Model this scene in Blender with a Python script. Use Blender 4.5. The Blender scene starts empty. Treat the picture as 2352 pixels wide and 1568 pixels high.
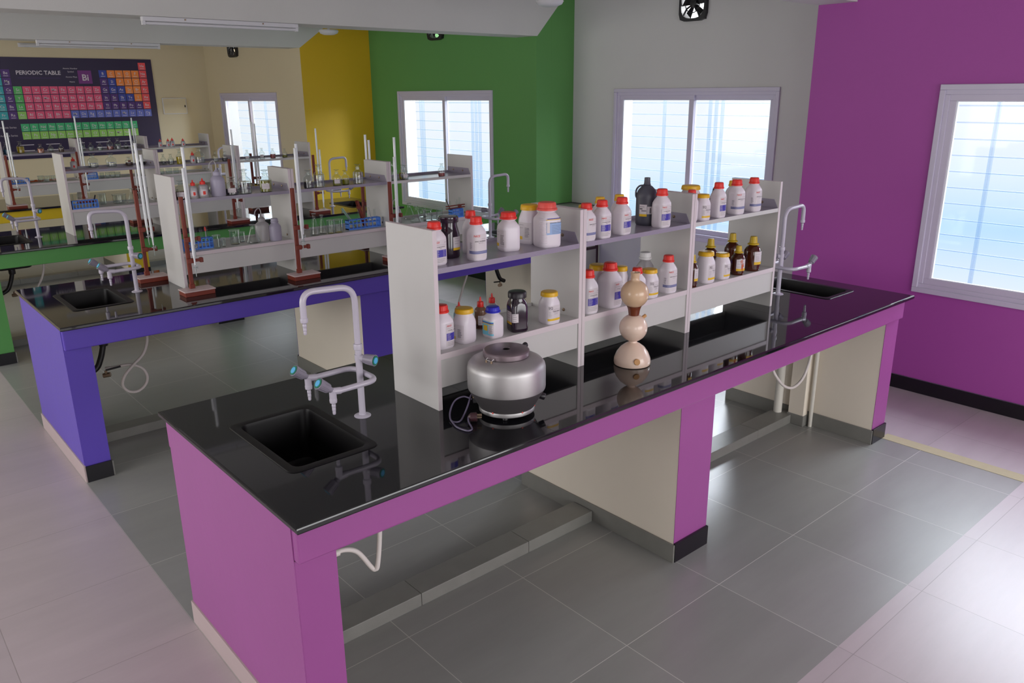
import bpy, bmesh, math, random
from mathutils import Vector, Matrix, Euler
random.seed(7)
PI = math.pi
sc = bpy.context.scene
COL = sc.collection

# ------------------------------------------------------------------ camera, sky, exposure
cam_d = bpy.data.cameras.new('camera')
cam_d.sensor_width = 36.0
cam_d.lens = 1825.0/2352*36
cam_d.clip_start = .05
cam_d.clip_end = 300
cam = bpy.data.objects.new('camera', cam_d)
COL.objects.link(cam)
Rv = Vector((0.75443057, -0.65632775, -0.00827023))
Uv = Vector((0.20190742, 0.22006130, 0.95436178))
Fv = Vector((0.62455417, 0.72166953, -0.29853842))
M = Matrix((Rv, Uv, -Fv)).transposed().to_4x4()
M.translation = Vector((-0.8077, -1.8398, 2.0332))
cam.matrix_world = M
sc.camera = cam
sc.view_settings.view_transform = 'Standard'
sc.view_settings.look = 'None'
sc.view_settings.gamma = 1
sc.view_settings.use_curve_mapping = False
sc.view_settings.exposure = 0.1

W = bpy.data.worlds.new('daylight')
sc.world = W
W.use_nodes = True
nt = W.node_tree
nt.nodes.clear()
wo = nt.nodes.new('ShaderNodeOutputWorld')
bg = nt.nodes.new('ShaderNodeBackground')
geo = nt.nodes.new('ShaderNodeTexCoord')
sep = nt.nodes.new('ShaderNodeSeparateXYZ')
ramp = nt.nodes.new('ShaderNodeValToRGB')
mr = nt.nodes.new('ShaderNodeMapRange')
nt.links.new(geo.outputs['Generated'], sep.inputs[0])
nt.links.new(sep.outputs['Z'], mr.inputs['Value'])
mr.inputs['From Min'].default_value = -0.4
mr.inputs['From Max'].default_value = 0.4
nt.links.new(mr.outputs[0], ramp.inputs[0])
cr = ramp.color_ramp
cr.elements[0].position = 0.0
cr.elements[0].color = (.64, .67, .70, 1)
cr.elements[1].position = 1.0
cr.elements[1].color = (1.7, 1.75, 1.8, 1)
for pos, c in ((.23, (.62, .66, .70, 1)), (.32, (.40, .56, .69, 1)), (.39, (.58, .65, .70, 1)), (.45, (.66, .68, .70, 1)), (.56, (.70, .70, .70, 1)), (.66, (1.7, 1.75, 1.8, 1))):
    e = cr.elements.new(pos)
    e.color = c
nt.links.new(ramp.outputs[0], bg.inputs[0])
bg.inputs[1].default_value = 1.4
nt.links.new(bg.outputs[0], wo.inputs[0])


def area(name, loc, rot, sx, sy, power, col=(1, 1, 1), portal=False):
    d = bpy.data.lights.new(name, 'AREA')
    d.shape = 'RECTANGLE'
    d.size = sx
    d.size_y = sy
    d.energy = power
    d.color = col
    if portal:
        d.cycles.is_portal = True
    o = bpy.data.objects.new(name, d)
    COL.objects.link(o)
    o.location = loc
    o.rotation_euler = rot
    return o


# lamps standing in for daylight; front and left ones fill invented, unseen windows
area('added_fill_front', (2.5, -4.75, 1.5), (PI/2, 0, 0), 3.6, 1.9, 76, (1, .97, .97))
area('added_fill_front', (-1.6, -4.75, 1.5), (PI/2, 0, 0), 2.4, 1.9, 30, (1, .95, .95))
area('added_fill_left', (-3.75, 1.5, 1.6), (0, -PI/2, 0), 1.9, 3.6, 55, (1, .94, .93))
area('added_fill_left', (-3.75, 7.0, 1.6), (0, -PI/2, 0), 1.9, 3.6, 60, (1, .96, .88))
for (wx, wy, pw_) in ((5.0, -.52, 105), (5.52, 2.72, 190), (5.0, 5.76, 160), (4.06, 8.86, 110)):
    area('daylight_right_window', (wx+.02, wy, 1.385), (0, PI/2, 0), 1.15, 1.6, 1, portal=True)
    area('daylight_right_window', (wx+1.3, wy, 2.75), (0, math.radians(62), 0), 1.3, 1.6, pw_, (.97, .98, 1))


# ------------------------------------------------------------------ helpers
def S(r, g=None, b=None):
    if g is None:
        g = b = r
    f = lambda c: (c/255/12.92) if c/255 <= .04045 else ((c/255+.055)/1.055)**2.4
    return (f(r), f(g), f(b), 1)


MATS = {}


def mat(name, col, rough=.5, metal=0, coat=0, noise=.0, nscale=8, bump=0, bscale=60, spec=.5, sub=0, trans=0, emit=None):
    if name in MATS:
        return MATS[name]
    m = bpy.data.materials.new(name)
    m.use_nodes = True
    n = m.node_tree
    b = n.nodes['Principled BSDF']
    b.inputs['Base Color'].default_value = col
    b.inputs['Roughness'].default_value = rough
    b.inputs['Metallic'].default_value = metal
    b.inputs['Coat Weight'].default_value = coat
    b.inputs['Coat Roughness'].default_value = .08
    b.inputs['Specular IOR Level'].default_value = spec
    b.inputs['Transmission Weight'].default_value = trans
    tc = n.nodes.new('ShaderNodeTexCoord')
    if noise:
        nz = n.nodes.new('ShaderNodeTexNoise')
        nz.inputs['Scale'].default_value = nscale
        nz.inputs['Detail'].default_value = 5
        n.links.new(tc.outputs['Object'], nz.inputs['Vector'])
        mx = n.nodes.new('ShaderNodeMix')
        mx.data_type = 'RGBA'
        mx.inputs['A'].default_value = tuple(c*(1-noise) for c in col[:3])+(1,)
        mx.inputs['B'].default_value = tuple(min(1, c*(1+noise)) for c in col[:3])+(1,)
        n.links.new(nz.outputs['Fac'], mx.inputs['Factor'])
        n.links.new(mx.outputs['Result'], b.inputs['Base Color'])
    if bump:
        nb = n.nodes.new('ShaderNodeTexNoise')
        nb.inputs['Scale'].default_value = bscale
        nb.inputs['Detail'].default_value = 4
        n.links.new(tc.outputs['Object'], nb.inputs['Vector'])
        bp = n.nodes.new('ShaderNodeBump')
        bp.inputs['Strength'].default_value = bump
        bp.inputs['Distance'].default_value = .002
        n.links.new(nb.outputs['Fac'], bp.inputs['Height'])
        n.links.new(bp.outputs[0], b.inputs['Normal'])
    if emit:
        b.inputs['Emission Color'].default_value = emit[0]
        b.inputs['Emission Strength'].default_value = emit[1]
    MATS[name] = m
    return m


def glassmat(name, tint, edge, gloss=.03, refl=.9):
    if name in MATS:
        return MATS[name]
    m = bpy.data.materials.new(name)
    m.use_nodes = True
    n = m.node_tree
    n.nodes.clear()
    out = n.nodes.new('ShaderNodeOutputMaterial')
    mixs = n.nodes.new('ShaderNodeMixShader')
    tr = n.nodes.new('ShaderNodeBsdfTransparent')
    gl = n.nodes.new('ShaderNodeBsdfGlossy')
    gl.inputs['Roughness'].default_value = gloss
    gl.inputs['Color'].default_value = (1, 1, 1, 1)
    lw = n.nodes.new('ShaderNodeLayerWeight')
    lw.inputs['Blend'].default_value = .35
    rp = n.nodes.new('ShaderNodeValToRGB')
    rp.color_ramp.elements[0].position = .45
    rp.color_ramp.elements[0].color = tint
    rp.color_ramp.elements[1].position = .95
    rp.color_ramp.elements[1].color = edge
    n.links.new(lw.outputs['Facing'], rp.inputs[0])
    n.links.new(rp.outputs[0], tr.inputs[0])
    l2 = n.nodes.new('ShaderNodeLayerWeight')
    l2.inputs['Blend'].default_value = .5
    pw = n.nodes.new('ShaderNodeMath')
    pw.operation = 'POWER'
    pw.inputs[1].default_value = 4.0
    n.links.new(l2.outputs['Facing'], pw.inputs[0])
    ma = n.nodes.new('ShaderNodeMath')
    ma.operation = 'MULTIPLY_ADD'
    ma.inputs[1].default_value = refl
    ma.inputs[2].default_value = .066*refl
    ma.use_clamp = True
    n.links.new(pw.outputs[0], ma.inputs[0])
    n.links.new(ma.outputs[0], mixs.inputs[0])
    n.links.new(tr.outputs[0], mixs.inputs[1])
    n.links.new(gl.outputs[0], mixs.inputs[2])
    n.links.new(mixs.outputs[0], out.inputs[0])
    MATS[name] = m
    return m


class MB:
    """collects shapes for ONE mesh object"""
    def __init__(s):
        s.v = []
        s.f = []
        s.m = []
        s.mats = []

    def mi(s, m):
        if m not in s.mats:
            s.mats.append(m)
        return s.mats.index(m)

    def face(s, pts, m):
        b = len(s.v)
        s.v += [tuple(p) for p in pts]
        s.f.append(tuple(range(b, b+len(pts))))
        s.m.append(s.mi(m))

    def box(s, x0, x1, y0, y1, z0, z1, m, rot=None, org=None):
        c = [(x, y, z) for z in (z0, z1) for x, y in ((x0, y0), (x1, y0), (x1, y1), (x0, y1))]
        if rot is not None:
            c = [tuple((rot @ Vector(p))+(Vector(org) if org else Vector())) for p in c]
        b = len(s.v)
        s.v += c
        k = s.mi(m)
        for q in ((3, 2, 1, 0), (4, 5, 6, 7), (0, 1, 5, 4), (1, 2, 6, 5), (2, 3, 7, 6), (3, 0, 4, 7)):
            s.f.append(tuple(b+i for i in q))
            s.m.append(k)
        return s

    def prism(s, pts, axis, a, b_, m):
        """polygon pts (2d) extruded along axis from a to b"""
        def P(p, t):
            return {'x': (t, p[0], p[1]), 'y': (p[0], t, p[1]), 'z': (p[0], p[1], t)}[axis]
        n = len(pts)
        b = len(s.v)
        s.v += [P(p, a) for p in pts]+[P(p, b_) for p in pts]
        k = s.mi(m)
        s.f.append(tuple(b+i for i in range(n))[::-1])
        s.f.append(tuple(b+n+i for i in range(n)))
        s.m += [k, k]
        for i in range(n):
            j = (i+1) % n
            s.f.append((b+i, b+j, b+n+j, b+n+i))
            s.m.append(k)
        return s

    def loft(s, loops, m, cap0=True, cap1=True, close=True):
        b = len(s.v)
        n = len(loops[0])
        for L in loops:
            s.v += [tuple(p) for p in L]
        k = s.mi(m)
        for i in range(len(loops)-1):
            for j in range(n if close else n-1):
                j2 = (j+1) % n
                s.f.append((b+i*n+j, b+i*n+j2, b+(i+1)*n+j2, b+(i+1)*n+j))
                s.m.append(k)
        if cap0:
            s.f.append(tuple(b+j for j in range(n))[::-1])
            s.m.append(k)
        if cap1:
            s.f.append(tuple(b+(len(loops)-1)*n+j for j in range(n)))
            s.m.append(k)
        return s

    def lathe(s, prof, m, seg=24, org=(0, 0, 0), rot=None, phase=0, cap0=True, cap1=True):
        """prof: (r, z) or (r, z, n) with n the squareness"""
        loops = []
        for q in prof:
            r, z = q[0], q[1]
            n = q[2] if len(q) > 2 else 2
            L = []
            for i in range(seg):
                t = 2*PI*i/seg
                R = r/((abs(math.cos(t))**n+abs(math.sin(t))**n)**(1/n))
                p = Vector((R*math.cos(t+phase), R*math.sin(t+phase), z))
                if rot is not None:
                    p = rot @ p
                L.append(p+Vector(org))
            loops.append(L)
        return s.loft(loops, m, cap0, cap1)

    def tube(s, pts, r, m, seg=10, caps=True):
        pts = [Vector(p) for p in pts]
        rs = r if isinstance(r, (list, tuple)) else [r]*len(pts)
        loops = []
        up = None
        for i, p in enumerate(pts):
            a = pts[max(i-1, 0)]
            c = pts[min(i+1, len(pts)-1)]
            t = (c-a).normalized()
            if up is None:
                up = Vector((0, 0, 1)) if abs(t.z) < .9 else Vector((1, 0, 0))
            sx = t.cross(up).normalized()
            up = sx.cross(t).normalized()
            loops.append([p+rs[i]*(math.cos(2*PI*k/seg)*sx+math.sin(2*PI*k/seg)*up) for k in range(seg)])
        return s.loft(loops, m, caps, caps)

    def build(s, name, parent=None, smooth=True, bevel=0, loc=None):
        me = bpy.data.meshes.new(name)
        me.from_pydata(s.v, [], s.f)
        for m in s.mats:
            me.materials.append(m)
        me.polygons.foreach_set('material_index', s.m)
        bm = bmesh.new()
        bm.from_mesh(me)
        bmesh.ops.recalc_face_normals(bm, faces=bm.faces)
        bm.to_mesh(me)
        bm.free()
        if smooth:
            me.polygons.foreach_set('use_smooth', [True]*len(me.polygons))
            try:
                me.set_sharp_from_angle(angle=math.radians(38))
            except Exception:
                pass
        me.update()
        o = bpy.data.objects.new(name, me)
        COL.objects.link(o)
        if parent is not None:
            o.parent = parent
        if loc:
            o.location = loc
        if bevel:
            b = o.modifiers.new('bevel', 'BEVEL')
            b.width = bevel
            b.segments = 2
            b.limit_method = 'ANGLE'
        return o


def tag(o, label=None, cat=None, group=None, kind=None):
    if label:
        o['label'] = label
    if cat:
        o['category'] = cat
    if group:
        o['group'] = group
    if kind:
        o['kind'] = kind
    return o


def thing(name, label, cat, loc=(0, 0, 0), rz=0, group=None):
    o = bpy.data.objects.new(name, None)
    o.empty_display_size = .05
    COL.objects.link(o)
    o.location = loc
    o.rotation_euler = (0, 0, rz)
    return tag(o, label, cat, group)


def children(o):
    return [c for c in bpy.data.objects if c.parent == o]




def copy_tree(o, parent=None):
    c = o.copy()
    COL.objects.link(c)
    c.parent = parent
    for ch in list(o.children):
        copy_tree(ch, c)
    return c


def dup(o, loc, rz, label, group=None):
    c = copy_tree(o)
    c.location = loc
    c.rotation_euler = (0, 0, rz)
    c['label'] = label
    if group:
        c['group'] = group
    return c


TXT = {}


def text_geo(s, size=1.0, bold=0.0):
    """flat outline of a string: verts (x,y) centred, faces"""
    key = (s, bold)
    if key not in TXT:
        cu = bpy.data.curves.new('t', 'FONT')
        cu.body = s
        cu.resolution_u = 2
        cu.align_x = 'CENTER'
        cu.offset = bold
        ob = bpy.data.objects.new('t', cu)
        COL.objects.link(ob)
        bpy.context.view_layer.update()
        me = bpy.data.meshes.new_from_object(ob.evaluated_get(bpy.context.evaluated_depsgraph_get()))
        vs = [(v.co.x, v.co.y) for v in me.vertices]
        fs = [tuple(p.vertices) for p in me.polygons]
        bpy.data.objects.remove(ob)
        bpy.data.curves.remove(cu)
        bpy.data.meshes.remove(me)
        TXT[key] = (vs, fs)
    vs, fs = TXT[key]
    return [(x*size, y*size) for x, y in vs], fs


def add_text(mb, s, size, mapf, m, x=0, y=0, bold=0.0, shear=0):
    vs, fs = text_geo(s, size, bold)
    b = len(mb.v)
    mb.v += [tuple(mapf(px+x+shear*py, py+y)) for px, py in vs]
    k = mb.mi(m)
    for f in fs:
        mb.f.append(tuple(b+i for i in f))
        mb.m.append(k)


def rr(cx, cy, w, d, r, z, n=5):
    """rounded rectangle loop"""
    L = []
    for (sx, sy, a0) in ((1, 1, 0), (-1, 1, PI/2), (-1, -1, PI), (1, -1, 3*PI/2)):
        for i in range(n+1):
            a = a0+PI/2*i/n
            L.append((cx+sx*(w/2-r)+r*math.cos(a), cy+sy*(d/2-r)+r*math.sin(a), z))
    return L


def bend(pts, r, n=6):
    """polyline with rounded corners"""
    pts = [Vector(p) for p in pts]
    out = [pts[0]]
    for i in range(1, len(pts)-1):
        a, b, c = pts[i-1], pts[i], pts[i+1]
        u = (a-b)
        v = (c-b)
        k = min(r, u.length*.49, v.length*.49)
        p0 = b+u.normalized()*k
        p1 = b+v.normalized()*k
        for j in range(n+1):
            t = j/n
            out.append((1-t)**2*p0+2*t*(1-t)*b+t*t*p1)
    out.append(pts[-1])
    return out


def spline(pts, n=6):
    pts = [Vector(p) for p in pts]
    q = [pts[0]]+pts+[pts[-1]]
    out = []
    for i in range(1, len(q)-2):
        for j in range(n):
            t = j/n
            p0, p1, p2, p3 = q[i-1], q[i], q[i+1], q[i+2]
            out.append(.5*((2*p1)+(-p0+p2)*t+(2*p0-5*p1+4*p2-p3)*t*t+(-p0+3*p1-3*p2+p3)*t**3))
    out.append(pts[-1])
    return out


# ------------------------------------------------------------------ materials
def wallpaint(name, c, rough=.55):
    return mat(name, c, rough, noise=.05, nscale=1.5, bump=.25, bscale=90, spec=.35)


P_PURPLE = wallpaint('purple wall paint', S(164, 76, 158), .5)
P_GREY = wallpaint('grey white wall paint', S(204, 203, 200))
P_GREEN = wallpaint('green wall paint', S(94, 150, 82))
P_YELLOW = wallpaint('mustard wall paint', S(214, 174, 32))
P_CREAM = wallpaint('cream wall paint', S(210, 197, 166))
P_WHITE = wallpaint('white ceiling paint', S(205, 204, 200), .7)
B_MAG = mat('magenta bench enamel', S(152, 78, 144), .38, noise=.06, nscale=3, bump=.2, bscale=25)
B_VIO = mat('violet blue bench enamel', S(88, 66, 176), .38, noise=.06, nscale=3, bump=.2, bscale=25)
B_GRN = mat('green bench enamel', S(84, 150, 78), .4, noise=.05, nscale=3)
B_YEL = mat('yellow bench enamel', S(212, 180, 30), .4, noise=.05, nscale=3)
CREAM = mat('cream plaster', S(234, 224, 208), .6, noise=.06, nscale=2.5, bump=.3, bscale=30)
GRANITE_SK = mat('dark skirting tile', S(126, 125, 120), .4, noise=.12, nscale=12)
BLACK_SK = mat('black granite skirting', S(20, 18, 24), .22, noise=.5, nscale=60)
LIGHT_SK = mat('light skirting tile', S(178, 160, 160), .45, noise=.06, nscale=6)


def granite():
    m = bpy.data.materials.new('polished black granite')
    m.use_nodes = True
    n = m.node_tree
    b = n.nodes['Principled BSDF']
    tc = n.nodes.new('ShaderNodeTexCoord')
    vo = n.nodes.new('ShaderNodeTexVoronoi')
    vo.inputs['Scale'].default_value = 420
    n.links.new(tc.outputs['Object'], vo.inputs['Vector'])
    rp = n.nodes.new('ShaderNodeValToRGB')
    rp.color_ramp.elements[0].color = (.025, .025, .03, 1)
    rp.color_ramp.elements[1].color = (.006, .006, .008, 1)
    rp.color_ramp.elements[1].position = .22
    n.links.new(vo.outputs['Distance'], rp.inputs[0])
    n.links.new(rp.outputs[0], b.inputs['Base Color'])
    b.inputs['Roughness'].default_value = .045
    b.inputs['Specular IOR Level'].default_value = .6
    return m


GRAN = granite()


def tiles(name, c1, c2, grout, rough):
    m = bpy.data.materials.new(name)
    m.use_nodes = True
    n = m.node_tree
    b = n.nodes['Principled BSDF']
    tc = n.nodes.new('ShaderNodeTexCoord')
    mp = n.nodes.new('ShaderNodeMapping')
    mp.inputs['Location'].default_value = (0.0, -.42, 0)
    n.links.new(tc.outputs['Object'], mp.inputs[0])
    br = n.nodes.new('ShaderNodeTexBrick')
    br.offset = 0
    br.squash = 1
    br.inputs['Scale'].default_value = 1
    br.inputs['Brick Width'].default_value = .6
    br.inputs['Row Height'].default_value = .6
    br.inputs['Mortar Size'].default_value = .0016
    br.inputs['Mortar Smooth'].default_value = .1
    br.inputs['Bias'].default_value = 0
    br.inputs['Color1'].default_value = c1
    br.inputs['Color2'].default_value = c2
    br.inputs['Mortar'].default_value = grout
    n.links.new(mp.outputs[0], br.inputs['Vector'])
    nz = n.nodes.new('ShaderNodeTexNoise')
    nz.inputs['Scale'].default_value = 3.0
    nz.inputs['Detail'].default_value = 8
    nz.inputs['Roughness'].default_value = .65
    ms = n.nodes.new('ShaderNodeMapping')
    ms.inputs['Scale'].default_value = (.5, 2.5, 1)
    n.links.new(tc.outputs['Object'], ms.inputs[0])
    n.links.new(ms.outputs[0], nz.inputs['Vector'])
    mx = n.nodes.new('ShaderNodeMix')
    mx.data_type = 'RGBA'
    mx.blend_type = 'MULTIPLY'
    mx.inputs['Factor'].default_value = .28
    n.links.new(br.outputs['Color'], mx.inputs['A'])
    n.links.new(nz.outputs['Fac'], mx.inputs['B'])
    n.links.new(mx.outputs['Result'], b.inputs['Base Color'])
    rr_ = n.nodes.new('ShaderNodeMapRange')
    rr_.inputs['To Min'].default_value = rough
    rr_.inputs['To Max'].default_value = rough+.06
    n.links.new(nz.outputs['Fac'], rr_.inputs['Value'])
    n.links.new(rr_.outputs[0], b.inputs['Roughness'])
    b.inputs['Specular IOR Level'].default_value = .95
    bp = n.nodes.new('ShaderNodeBump')
    bp.inputs['Strength'].default_value = .35
    bp.inputs['Distance'].default_value = .001
    bp.invert = True
    n.links.new(br.outputs['Fac'], bp.inputs['Height'])
    n.links.new(bp.outputs[0], b.inputs['Normal'])
    return m


T_DARK = tiles('grey floor tiles', S(154, 154, 150), S(147, 147, 143), S(204, 202, 196), .29)
T_LIGHT = tiles('pinkish light floor tiles', S(194, 180, 184), S(188, 175, 179), S(160, 148, 148), .31)
TAPE = mat('beige masking tape strip', S(182, 170, 138), .7, noise=.08, nscale=20)
UPVC = mat('window frame plastic', S(196, 190, 208), .35, noise=.02)
UPVC_L = mat('bright window bead', S(235, 238, 245), .35)
GLASS_P = glassmat('window glass', (.96, .98, 1, 1), (.75, .85, .9, 1), .05, .25)
SLAT = glassmat('translucent grille slats', (.80, .87, .95, 1), (.7, .8, .9, 1), .4, .5)
LAM = mat('white shelf laminate', S(202, 200, 198), .42, noise=.02, nscale=4)
LAM_E = mat('shelf edge banding', S(214, 202, 206), .45)
SHELF_G = mat('grey lilac shelf laminate', S(150, 143, 160), .28, noise=.03, coat=.2)
SHELF_GT = mat('grey table laminate', S(150, 148, 142), .4)
WHITE_P = mat('white bottle plastic', S(226, 218, 226), .38, coat=.15)
CAP_R = mat('red bottle cap', S(226, 44, 34), .38)
CAP_RP = mat('faded red cap', S(226, 84, 74), .4)
CAP_Y = mat('yellow bottle cap', S(226, 176, 24), .38)
CAP_YC = mat('yellow cone cap', S(198, 166, 22), .4)
CAP_B = mat('blue bottle cap', S(40, 40, 190), .4)
CAP_W = mat('white cap', S(225, 225, 225), .4)
CAP_K = mat('black cap', S(34, 30, 36), .35)
DARK_J = mat('dark violet jar plastic', S(38, 22, 38), .12, coat=.6)
JUG_M = mat('dark blue grey jug plastic', S(72, 72, 84), .42)
AMBER = mat('amber bottle glass', S(92, 38, 14), .08, coat=.5, trans=.55)
CLEARP = mat('cloudy clear plastic', S(214, 210, 214), .3, trans=.55)
CLEARP2 = mat('lilac clear plastic', S(196, 190, 212), .35, trans=.35)
LIQ_BR = mat('brownish liquid', S(150, 112, 90), .2, trans=.3)
LB_W = mat('label white', S(214, 206, 210), .5)
LB_BLUE = mat('label violet blue', S(58, 48, 160), .5)
LB_STRIPE = mat('label slate stripe', S(104, 110, 160), .5)
LB_LB = mat('label pale blue', S(150, 178, 220), .5)
LB_CY = mat('label cyan', S(120, 200, 225), .5)
LB_Y = mat('label yellow', S(228, 184, 30), .5)
LB_RED = mat('label red ink', S(222, 52, 40), .5)
LB_OR = mat('label orange flame ink', S(206, 96, 40), .5)
INK = mat('black ink', S(52, 46, 56), .5)
INKG = mat('grey ink', S(120, 112, 122), .5)
GLS = glassmat('laboratory glass', (.93, .96, .95, 1), (.42, .48, .48, 1))
LQ = {
    'clear': glassmat('clear liquid', (.82, .84, .84, 1), (.5, .52, .52, 1)),
    'yellow': mat('yellow liquid', S(214, 186, 20), .2, trans=.4),
    'olive': mat('olive liquid', S(150, 146, 20), .2, trans=.5),
    'red': mat('red liquid', S(150, 40, 40), .2, trans=.3),
    'brown': mat('brown liquid', S(90, 52, 40), .2, trans=.3),
    'orange': mat('orange liquid', S(190, 100, 60), .2, trans=.3),
    'blue': mat('blue liquid', S(70, 130, 170), .2, trans=.4),
    'dark': mat('dark liquid', S(60, 54, 58), .2, trans=.3),
}
MAHOG = mat('mahogany brown plastic', S(120, 44, 28), .4, noise=.08, nscale=15)
STANDTOP = mat('stand base laminate', S(200, 178, 176), .4)
RACK_B = mat('blue rack plastic', S(84, 146, 245), .35)
TAP_M = mat('lilac grey tap enamel', S(190, 184, 198), .3, coat=.3)
TAP_H = mat('grey tap handle plastic', S(138, 132, 146), .45)
TAP_G = mat('green tap ring', S(20, 120, 90), .4)
TAP_B = mat('blue tap disc', S(90, 180, 232), .4)
SINKM = mat('black sink polymer', S(12, 10, 12), .42, spec=.25)
BLACKPL = mat('black pipe plastic', S(22, 20, 24), .35)
HOSE = mat('white braided hose', S(220, 212, 208), .45)
PIPE = mat('cream conduit pipe', S(214, 210, 200), .45)
BRASS = mat('dull metal fitting', S(150, 130, 110), .35, metal=.8)
STEEL = mat('brushed steel', S(182, 180, 180), .46, metal=.9, noise=.04, nscale=20)
STEEL_D = mat('grey lower casing', S(120, 116, 118), .42, metal=.75)
STEEL_L = mat('lid steel', S(150, 136, 142), .36, metal=.85)
KIPP = mat('cream glazed glass', S(228, 202, 184), .26, coat=.3)
KIPPT = mat('tea stained glass', S(208, 176, 144), .26, coat=.3)
KIPPB = mat('brown rubber sleeve', S(112, 56, 34), .3, coat=.3)
CORK = mat('cork', S(196, 146, 92), .6)
BATT = mat('light fitting enamel', S(212, 211, 214), .4)
FAN_K = mat('black fan plastic', S(24, 22, 26), .4)


# ------------------------------------------------------------------ room shell
def struct(mb, name, parent=None, smooth=False, bevel=0):
    o = mb.build(name, parent, smooth=smooth, bevel=bevel)
    if parent is None:
        o['kind'] = 'structure'
    return o


def wall_x(mb, x0, x1, y0, y1, z0, z1, holes, m):
    """wall slab of thickness x0..x1 with openings (ya, yb, za, zb)"""
    ys = sorted({y0, y1} | {h[0] for h in holes} | {h[1] for h in holes})
    zs = sorted({z0, z1} | {h[2] for h in holes} | {h[3] for h in holes})
    for i in range(len(ys)-1):
        for j in range(len(zs)-1):
            ym, zm = (ys[i]+ys[i+1])/2, (zs[j]+zs[j+1])/2
            if any(h[0] < ym < h[1] and h[2] < zm < h[3] for h in holes):
                continue
            mb.box(x0, x1, ys[i], ys[i+1], zs[j], zs[j+1], m)


CEIL = 3.0
fl = MB()
XA, XB, YA, YB = -3.8, 5.6, -4.8, 10.5
for (x0, x1, y0, y1, m) in ((XA, 0, YA, YB, T_LIGHT), (0, XB, YA, -.72, T_LIGHT), (0, 3.86, -.72, YB, T_DARK), (3.86, XB, -.72, YB, T_LIGHT)):
    fl.box(x0, x1, y0, y1, -.15, 0, m)
struct(fl, 'floor')
ce = MB()
ce.box(XA, XB, YA, YB, CEIL, CEIL+.15, P_WHITE)
struct(ce, 'ceiling')

WIN = [  # wall face x, y low, y high of the outer frame
    (4.756, -1.415, .378), (5.27, 1.826, 3.617), (4.756, 4.862, 6.652), (3.81, 7.96, 9.75)]
FAN = [(5.27, 2.585, 2.865, 2.615, 2.90), (4.756, 5.68, 5.96, 2.60, 2.88), (3.81, 8.99, 9.27, 2.52, 2.80)]


def holes(i, fan=None):
    x, a, b = WIN[i]
    h = [(a+.03, b-.03, .74, 2.03)]
    if fan is not None:
        f = FAN[fan]
        h.append((f[1]+.01, f[2]-.01, f[3]+.01, f[4]-.01))
    return h


w = MB()
wall_x(w, 4.756, 4.956, YA, 1.28, 0, CEIL, holes(0), P_PURPLE)
w.box(4.956, 5.47, 1.08, 1.28, 0, CEIL, P_PURPLE)
struct(w, 'wall_right')
w = MB()
wall_x(w, 5.27, 5.47, 1.281, 4.188, 0, CEIL, holes(1, 0), P_GREY)
struct(w, 'wall_right_recess')
w = MB()
w.box(4.9565, 5.47, 4.19, 4.39, 0, CEIL, P_GREEN)
wall_x(w, 4.756, 4.956, 4.19, 7.249, 0, CEIL, holes(2, 1), P_GREEN)
struct(w, 'wall_right_middle')
w = MB()
w.box(3.813, 4.956, 7.25, 7.45, 0, CEIL, P_YELLOW)
struct(w, 'wall_right_return')
w = MB()
wall_x(w, 3.81, 4.01, 7.2505, 10.2, 0, CEIL, holes(3, 2), P_CREAM)
struct(w, 'wall_right_far')
w = MB()
w.box(XA, 4.01, 10.2, 10.4, 0, CEIL, P_CREAM)
struct(w, 'wall_back')
w = MB()   # left wall and the wall behind the camera, each with two invented openings for the fill lamps
wall_x(w, XA, XA+.2, YA, 10.2, 0, CEIL, [(-.5, 3.5, .7, 2.5), (5.0, 9.0, .7, 2.5)], P_GREY)
struct(w, 'wall_left')
w = MB()
for (x0, x1, z0, z1) in ((XA, XB, 0, .6), (XA, XB, 2.45, CEIL), (XA, -2.9, .6, 2.45), (-.3, .6, .6, 2.45), (4.4, XB, .6, 2.45)):
    w.box(x0, x1, YA, YA+.2, z0, z1, P_GREY)
struct(w, 'wall_front')

# ceiling beams with tapering ends where they meet the window wall
for (pts, y) in (
        ([(-3.6, 2.555), (4.765, 2.555), (5.2, CEIL), (-3.6, CEIL)], 4.187),
        ([(-3.6, 2.557), (3.815, 2.557), (4.45, CEIL), (-3.6, CEIL)], 7.247),
        ([(-3.6, 2.60), (4.7555, 2.60), (4.7555, CEIL), (-3.6, CEIL)], 1.0),
        ([(-3.6, 2.60), (4.7555, 2.60), (4.7555, CEIL), (-3.6, CEIL)], -2.2)):
    w = MB()
    w.prism(pts, 'y', y, y+(.28 if y < 2 else .3), P_WHITE)
    struct(w, 'trim_1')

# skirting
w = MB()
w.box(4.744, 4.7555, YA+.2, 1.28, 0, .097, BLACK_SK)
w.box(4.744, 4.7555, YA+.2, 1.28, .097, .099, mat('skirting top line', S(96, 90, 104), .4))
struct(w, 'baseboard_right', bevel=.001)
w = MB()
w.box(5.258, 5.2695, 1.28, 4.19, 0, .097, BLACK_SK)
struct(w, 'baseboard_right_recess')
w = MB()
w.box(4.744, 4.7555, 4.19, 7.25, 0, .097, BLACK_SK)
struct(w, 'baseboard_right_middle')
w = MB()
w.box(3.798, 3.8095, 7.26, 10.19, 0, .097, BLACK_SK)
struct(w, 'baseboard_right_far')
w = MB()
w.box(-3.6, 3.79, 10.188, 10.1995, 0, .097, BLACK_SK)
struct(w, 'baseboard_back')
w = MB()
w.box(3.812, 3.905, -.72, .06, .0003, .0018, TAPE)
tag(w.build('floor_tape', smooth=False), 'beige tape strip on the floor from the magenta bench foot to the right edge', 'tape')


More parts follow.
